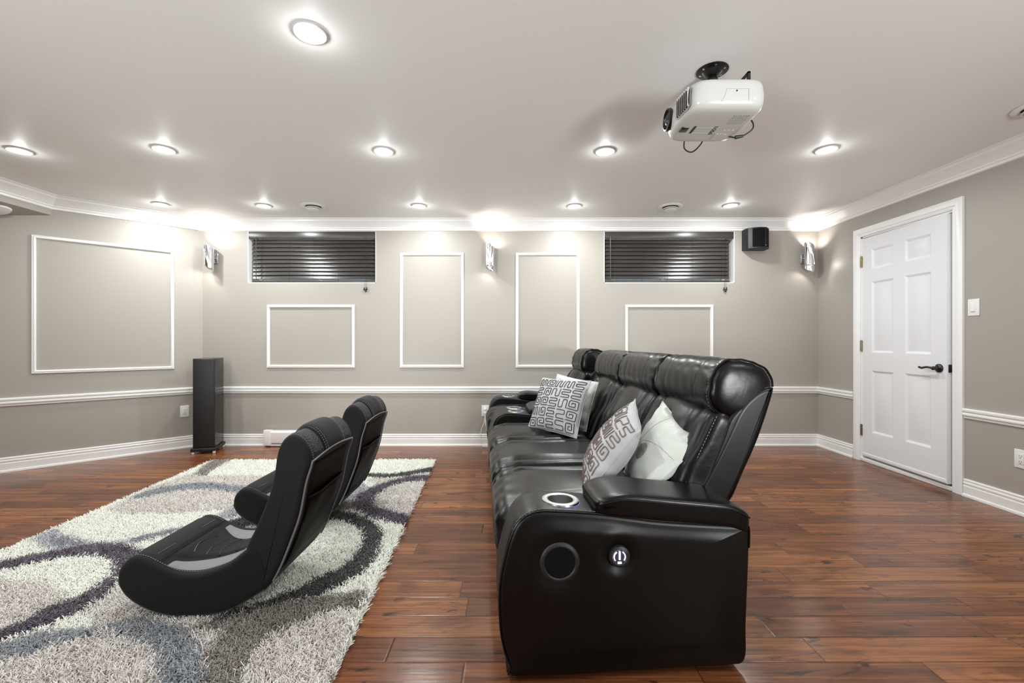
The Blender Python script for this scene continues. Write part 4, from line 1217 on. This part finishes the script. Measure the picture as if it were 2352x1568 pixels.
# ------------------------------------------------------------------ shag rug
def fl(px, py, z=.032):
    d = (CAMZ - z) * F / (py - 784); return ((px - 1176) / F * d, d)
RC = [(-2.76, 4.10), (-.712, 4.11), (-.565, 1.02), (-2.60, 1.02)]
def Q(*a): return [fl(a[i], a[i + 1]) for i in range(0, len(a), 2)]
CREAM, BEIGE, BLUE, LAV, PURP, CHAR, BROWN = range(7)
regions = [
 (BEIGE, [(-.5, 1.36), (-3, 1.6), (-3, .9), (-.4, .9)]),
 (BEIGE, Q(0, 1462, 158, 1412, 264, 1338, 420, 1395, 620, 1400, 839, 1352, 815, 1420, 755, 1568, 0, 1568)),
 (BEIGE, Q(245, 1166, 307, 1135, 342, 1119, 402, 1097, 447, 1085, 478, 1090, 521, 1089, 592, 1090, 660, 1092, 640, 1130, 600, 1160, 542, 1166, 473, 1171, 378, 1178, 330, 1175, 283, 1180)),
 (BLUE, Q(290, 1141, 366, 1117, 450, 1106, 485, 1106, 557, 1114, 620, 1122, 600, 1136, 545, 1130, 497, 1122, 426, 1122, 378, 1129, 321, 1142)),
 (BROWN, Q(492, 1053, 532, 1053, 485, 1080, 473, 1091, 445, 1088, 464, 1069)),
 (LAV, Q(74, 1233, 126, 1210, 148, 1225, 198, 1238, 227, 1243, 290, 1237, 343, 1225, 432, 1204, 480, 1189, 540, 1159, 600, 1140, 600, 1160, 552, 1178, 490, 1202, 432, 1215, 343, 1237, 290, 1249, 200, 1252, 113, 1262, 87, 1243)),
 (BLUE, Q(105, 1236, 150, 1228, 200, 1240, 170, 1250, 120, 1252)),
 (BLUE, Q(300, 1233, 345, 1222, 432, 1206, 432, 1211, 345, 1232, 305, 1240)),
 (PURP, Q(-60, 1300, 0, 1285, 105, 1264, 200, 1246, 290, 1246, 329, 1262, 327, 1285, 277, 1312, 264, 1338, 237, 1367, 158, 1412, 105, 1428, 47, 1451, 0, 1464, -60, 1485, -60, 1460, 0, 1440, 53, 1422, 105, 1391, 169, 1370, 216, 1343, 256, 1317, 264, 1291, 242, 1275, 200, 1271, 148, 1274, 79, 1288, 0, 1306, -60, 1320)),
 (BEIGE, Q(-60, 1330, 0, 1328, 100, 1330, 127, 1349, 158, 1362, 165, 1371, 105, 1391, 53, 1422, 0, 1440, -60, 1462)),
 (CREAM, Q(0, 1467, 105, 1431, 200, 1396, 225, 1437, 87, 1444, 0, 1476)),
 (BLUE, Q(-60, 1490, 0, 1475, 87, 1445, 225, 1437, 228, 1450, 108, 1480, 56, 1501, -60, 1510)),
 (BLUE, Q(243, 1428, 325, 1408, 434, 1436, 460, 1471, 470, 1620, 364, 1620, 364, 1501, 338, 1471, 277, 1454)),
 (BROWN, Q(560, 1400, 640, 1378, 760, 1352, 842, 1354, 830, 1388, 737, 1402, 616, 1454, 564, 1519, 520, 1620, 468, 1620, 468, 1497, 512, 1445, 440, 1438, 470, 1420)),
 (CREAM, Q(840, 1240, 990, 1090, 842, 1350, 640, 1380, 600, 1360, 790, 1300)),
 # ring under the chairs
 (CHAR, Q(480, 1216, 500, 1199, 560, 1184, 640, 1172, 770, 1170, 806, 1173, 857, 1193, 880, 1219, 870, 1270, 842, 1303, 793, 1333, 730, 1367, 691, 1369, 615, 1386, 560, 1398, 500, 1425, 480, 1428, 520, 1400, 602, 1379, 622, 1369, 679, 1349, 730, 1323, 786, 1298, 814, 1270, 834, 1239, 829, 1213, 793, 1193, 768, 1190, 680, 1190, 600, 1199, 530, 1216)),
 (CREAM, Q(530, 1216, 600, 1199, 680, 1190, 768, 1190, 793, 1193, 829, 1213, 834, 1239, 814, 1270, 786, 1298, 730, 1323, 679, 1349, 622, 1369, 602, 1372, 480, 1300)),
 (LAV, Q(800, 1096, 824, 1096, 844, 1116, 870, 1120, 814, 1150, 770, 1150, 770, 1120)),
 (BROWN, Q(740, 1146, 812, 1146, 821, 1168, 780, 1171, 740, 1168)),
 (BEIGE, Q(840, 1098, 960, 1088, 990, 1088, 960, 1098, 870, 1112)),
 (PURP, Q(1010, 1086, 982, 1088, 939, 1091, 898, 1101, 857, 1114, 821, 1134, 811, 1150, 821, 1167, 844, 1185, 883, 1194, 926, 1201, 960, 1204, 955, 1184, 939, 1180, 908, 1173, 865, 1162, 858, 1150, 870, 1129, 898, 1114, 934, 1104, 980, 1102, 1010, 1102)),
 (BEIGE, Q(1010, 1102, 980, 1102, 934, 1104, 898, 1114, 870, 1129, 858, 1150, 865, 1162, 908, 1173, 939, 1180, 975, 1188, 1010, 1140)),
 (CHAR, Q(780, 1083, 829, 1084, 862, 1085, 898, 1086, 934, 1081, 992, 1070, 1010, 1068, 1000, 1079, 990, 1081, 934, 1091, 883, 1095, 839, 1094, 780, 1093)),
]
PAL = {CREAM: [(250, 251, 238), (246, 247, 234), (253, 253, 245)], BEIGE: [(216, 208, 202), (246, 243, 240), (198, 188, 180), (251, 249, 247)],
       BLUE: [(146, 150, 156), (120, 124, 130), (176, 180, 186)], LAV: [(186, 184, 192), (150, 146, 156), (214, 213, 220)],
       PURP: [(86, 74, 90), (64, 54, 68), (122, 110, 126)], CHAR: [(62, 63, 62), (48, 48, 48), (84, 86, 84)], BROWN: [(140, 132, 124), (110, 102, 95), (180, 172, 165)]}
def inside(px, py, poly):
    r = np.zeros(len(px), bool); n = len(poly)
    for i in range(n):
        (x1, y1), (x2, y2) = poly[i - 1], poly[i]
        if y1 == y2: continue
        c = ((y1 > py) != (y2 > py)) & (px < (x2 - x1) * (py - y1) / (y2 - y1) + x1); r ^= c
    return r
rs = np.random.RandomState(5)
NY = 215000
area_u = rs.rand(NY); area_v = rs.rand(NY)
# more even spread: jittered grid
gx = int(math.sqrt(NY * 2.05 / 3.08)); gy = NY // gx
uu, vv = np.meshgrid(np.arange(gx), np.arange(gy)); uu = (uu.ravel() + .15 + .7 * rs.rand(gx * gy)) / gx; vv = (vv.ravel() + .15 + .7 * rs.rand(gx * gy)) / gy
NY = len(uu); R4 = [np.array(c) for c in RC]
px_ = ((1 - uu) * (1 - vv))[:, None] * R4[0] + (uu * (1 - vv))[:, None] * R4[1] + (uu * vv)[:, None] * R4[2] + ((1 - uu) * vv)[:, None] * R4[3]
X, Y = px_[:, 0], px_[:, 1]
jx, jy = X + rs.randn(NY) * .009, Y + rs.randn(NY) * .009
cls = np.zeros(NY, int)
for (c, poly) in regions: cls[inside(jx, jy, poly)] = c
low = np.sin(X * 13 + 2 * np.sin(Y * 9)) * np.sin(Y * 15 + 2.2 * np.sin(X * 8))
col = np.zeros((NY, 4), np.float32); col[:, 3] = 1
for c, pal in PAL.items():
    m_ = cls == c; k = m_.sum()
    if not k: continue
    r = rs.rand(k) + (low[m_] * .22 if c != CREAM else 0)
    P_ = np.array([lin(q) for q in pal]); n = len(P_)
    order = [1, 0, 2] if n == 3 else [2, 0, 1, 3]
    pick = np.clip((r * n).astype(int), 0, n - 1); P_ = P_[order]
    base_ = P_[pick] * .5 + P_[order.index(0)] * .5
    col[m_, :3] = base_ * (1 + rs.randn(k)[:, None] * .07)
col = np.clip(col, .005, .95)
ln_ = .030 * (.8 + .4 * rs.rand(NY))
clump = np.stack([np.sin(X * 61 + 3 * np.sin(Y * 43)), np.cos(Y * 57 + 3 * np.sin(X * 39))], 1) * .42
tilt = clump + rs.randn(NY, 2) * .38
tn = np.sqrt(1 + (tilt ** 2).sum(1)); dx, dy, dz = tilt[:, 0] / tn, tilt[:, 1] / tn, 1 / tn
a0 = rs.rand(NY) * 6.28
V = np.zeros((NY, 10, 3), np.float32)
curl = rs.randn(NY, 2) * .30
for k, (s, rad, cu_) in enumerate(((0, .0019, 0), (.55, .0023, .35), (.95, .0018, 1.0))):
    for j in range(3):
        an = a0 + j * 2.0944
        V[:, k * 3 + j, 0] = X + (dx * s + curl[:, 0] * cu_) * ln_ + np.cos(an) * rad
        V[:, k * 3 + j, 1] = Y + (dy * s + curl[:, 1] * cu_) * ln_ + np.sin(an) * rad
        V[:, k * 3 + j, 2] = .004 + dz * ln_ * (s if k < 2 else .86)
V[:, 9, 0] = X + (dx + curl[:, 0] * 1.15) * ln_; V[:, 9, 1] = Y + (dy + curl[:, 1] * 1.15) * ln_; V[:, 9, 2] = .004 + dz * ln_ * .90
T = []
for j in range(3):
    l = (j + 1) % 3; T += [(j, l, 3 + l), (j, 3 + l, 3 + j), (3 + j, 3 + l, 6 + l), (3 + j, 6 + l, 6 + j), (6 + j, 6 + l, 9)]
T = np.array(T, np.int32); Fc = (T[None] + (np.arange(NY, dtype=np.int32) * 10)[:, None, None]).reshape(-1, 3)
me = bpy.data.meshes.new('pile'); nv, nf = NY * 10, len(Fc)
me.vertices.add(nv); me.vertices.foreach_set('co', V.reshape(-1)); me.loops.add(nf * 3); me.loops.foreach_set('vertex_index', Fc.reshape(-1))
me.polygons.add(nf); me.polygons.foreach_set('loop_start', np.arange(0, nf * 3, 3, dtype=np.int32)); me.polygons.foreach_set('loop_total', np.full(nf, 3, np.int32))
me.polygons.foreach_set('use_smooth', np.ones(nf, bool))
me.update(calc_edges=True)
at_ = me.attributes.new('dye', 'FLOAT_COLOR', 'POINT'); at_.data.foreach_set('color', np.repeat(col, 10, axis=0).reshape(-1))
rug = thing('shag_rug', 'cream shag rug with purple, grey and charcoal swirls under the floor chairs', 'rug', (0, 0, 0))
o = bpy.data.objects.new('pile', me); C.objects.link(o); me.materials.append(M['yarn']); o.parent = rug; o['kind'] = 'stuff'
MB().add([(x, y, z) for z in (0, .006) for (x, y) in RC], [(0, 1, 2, 3), (7, 6, 5, 4), (0, 4, 5, 1), (1, 5, 6, 2), (2, 6, 7, 3), (3, 7, 4, 0)]).build('backing', M['backing'], rug, smooth=False)

# ------------------------------------------------------------------ camera, world, view
cam = bpy.data.cameras.new('camera'); co = bpy.data.objects.new('camera', cam); C.objects.link(co)
cam.sensor_width = 36; cam.lens = F / 2352 * 36; cam.clip_start = .05
co.location = (0, 0, CAMZ); co.rotation_euler = (PI / 2, 0, 0)
sc.camera = co
w = bpy.data.worlds.new('daylight'); sc.world = w; w.use_nodes = True
w.node_tree.nodes['Background'].inputs[0].default_value = (.75, .85, 1, 1); w.node_tree.nodes['Background'].inputs[1].default_value = 1.2
sc.view_settings.view_transform = 'Standard'; sc.view_settings.look = 'None'; sc.view_settings.gamma = 1; sc.view_settings.use_curve_mapping = False
sc.view_settings.exposure = EXPO
sc.cycles.use_denoising = True; sc.cycles.max_bounces = 7; sc.cycles.diffuse_bounces = 5; sc.cycles.use_adaptive_sampling = True; sc.cycles.adaptive_threshold = .04; sc.cycles.sample_clamp_indirect = 6
sc.cycles.caustics_reflective = False; sc.cycles.caustics_refractive = False
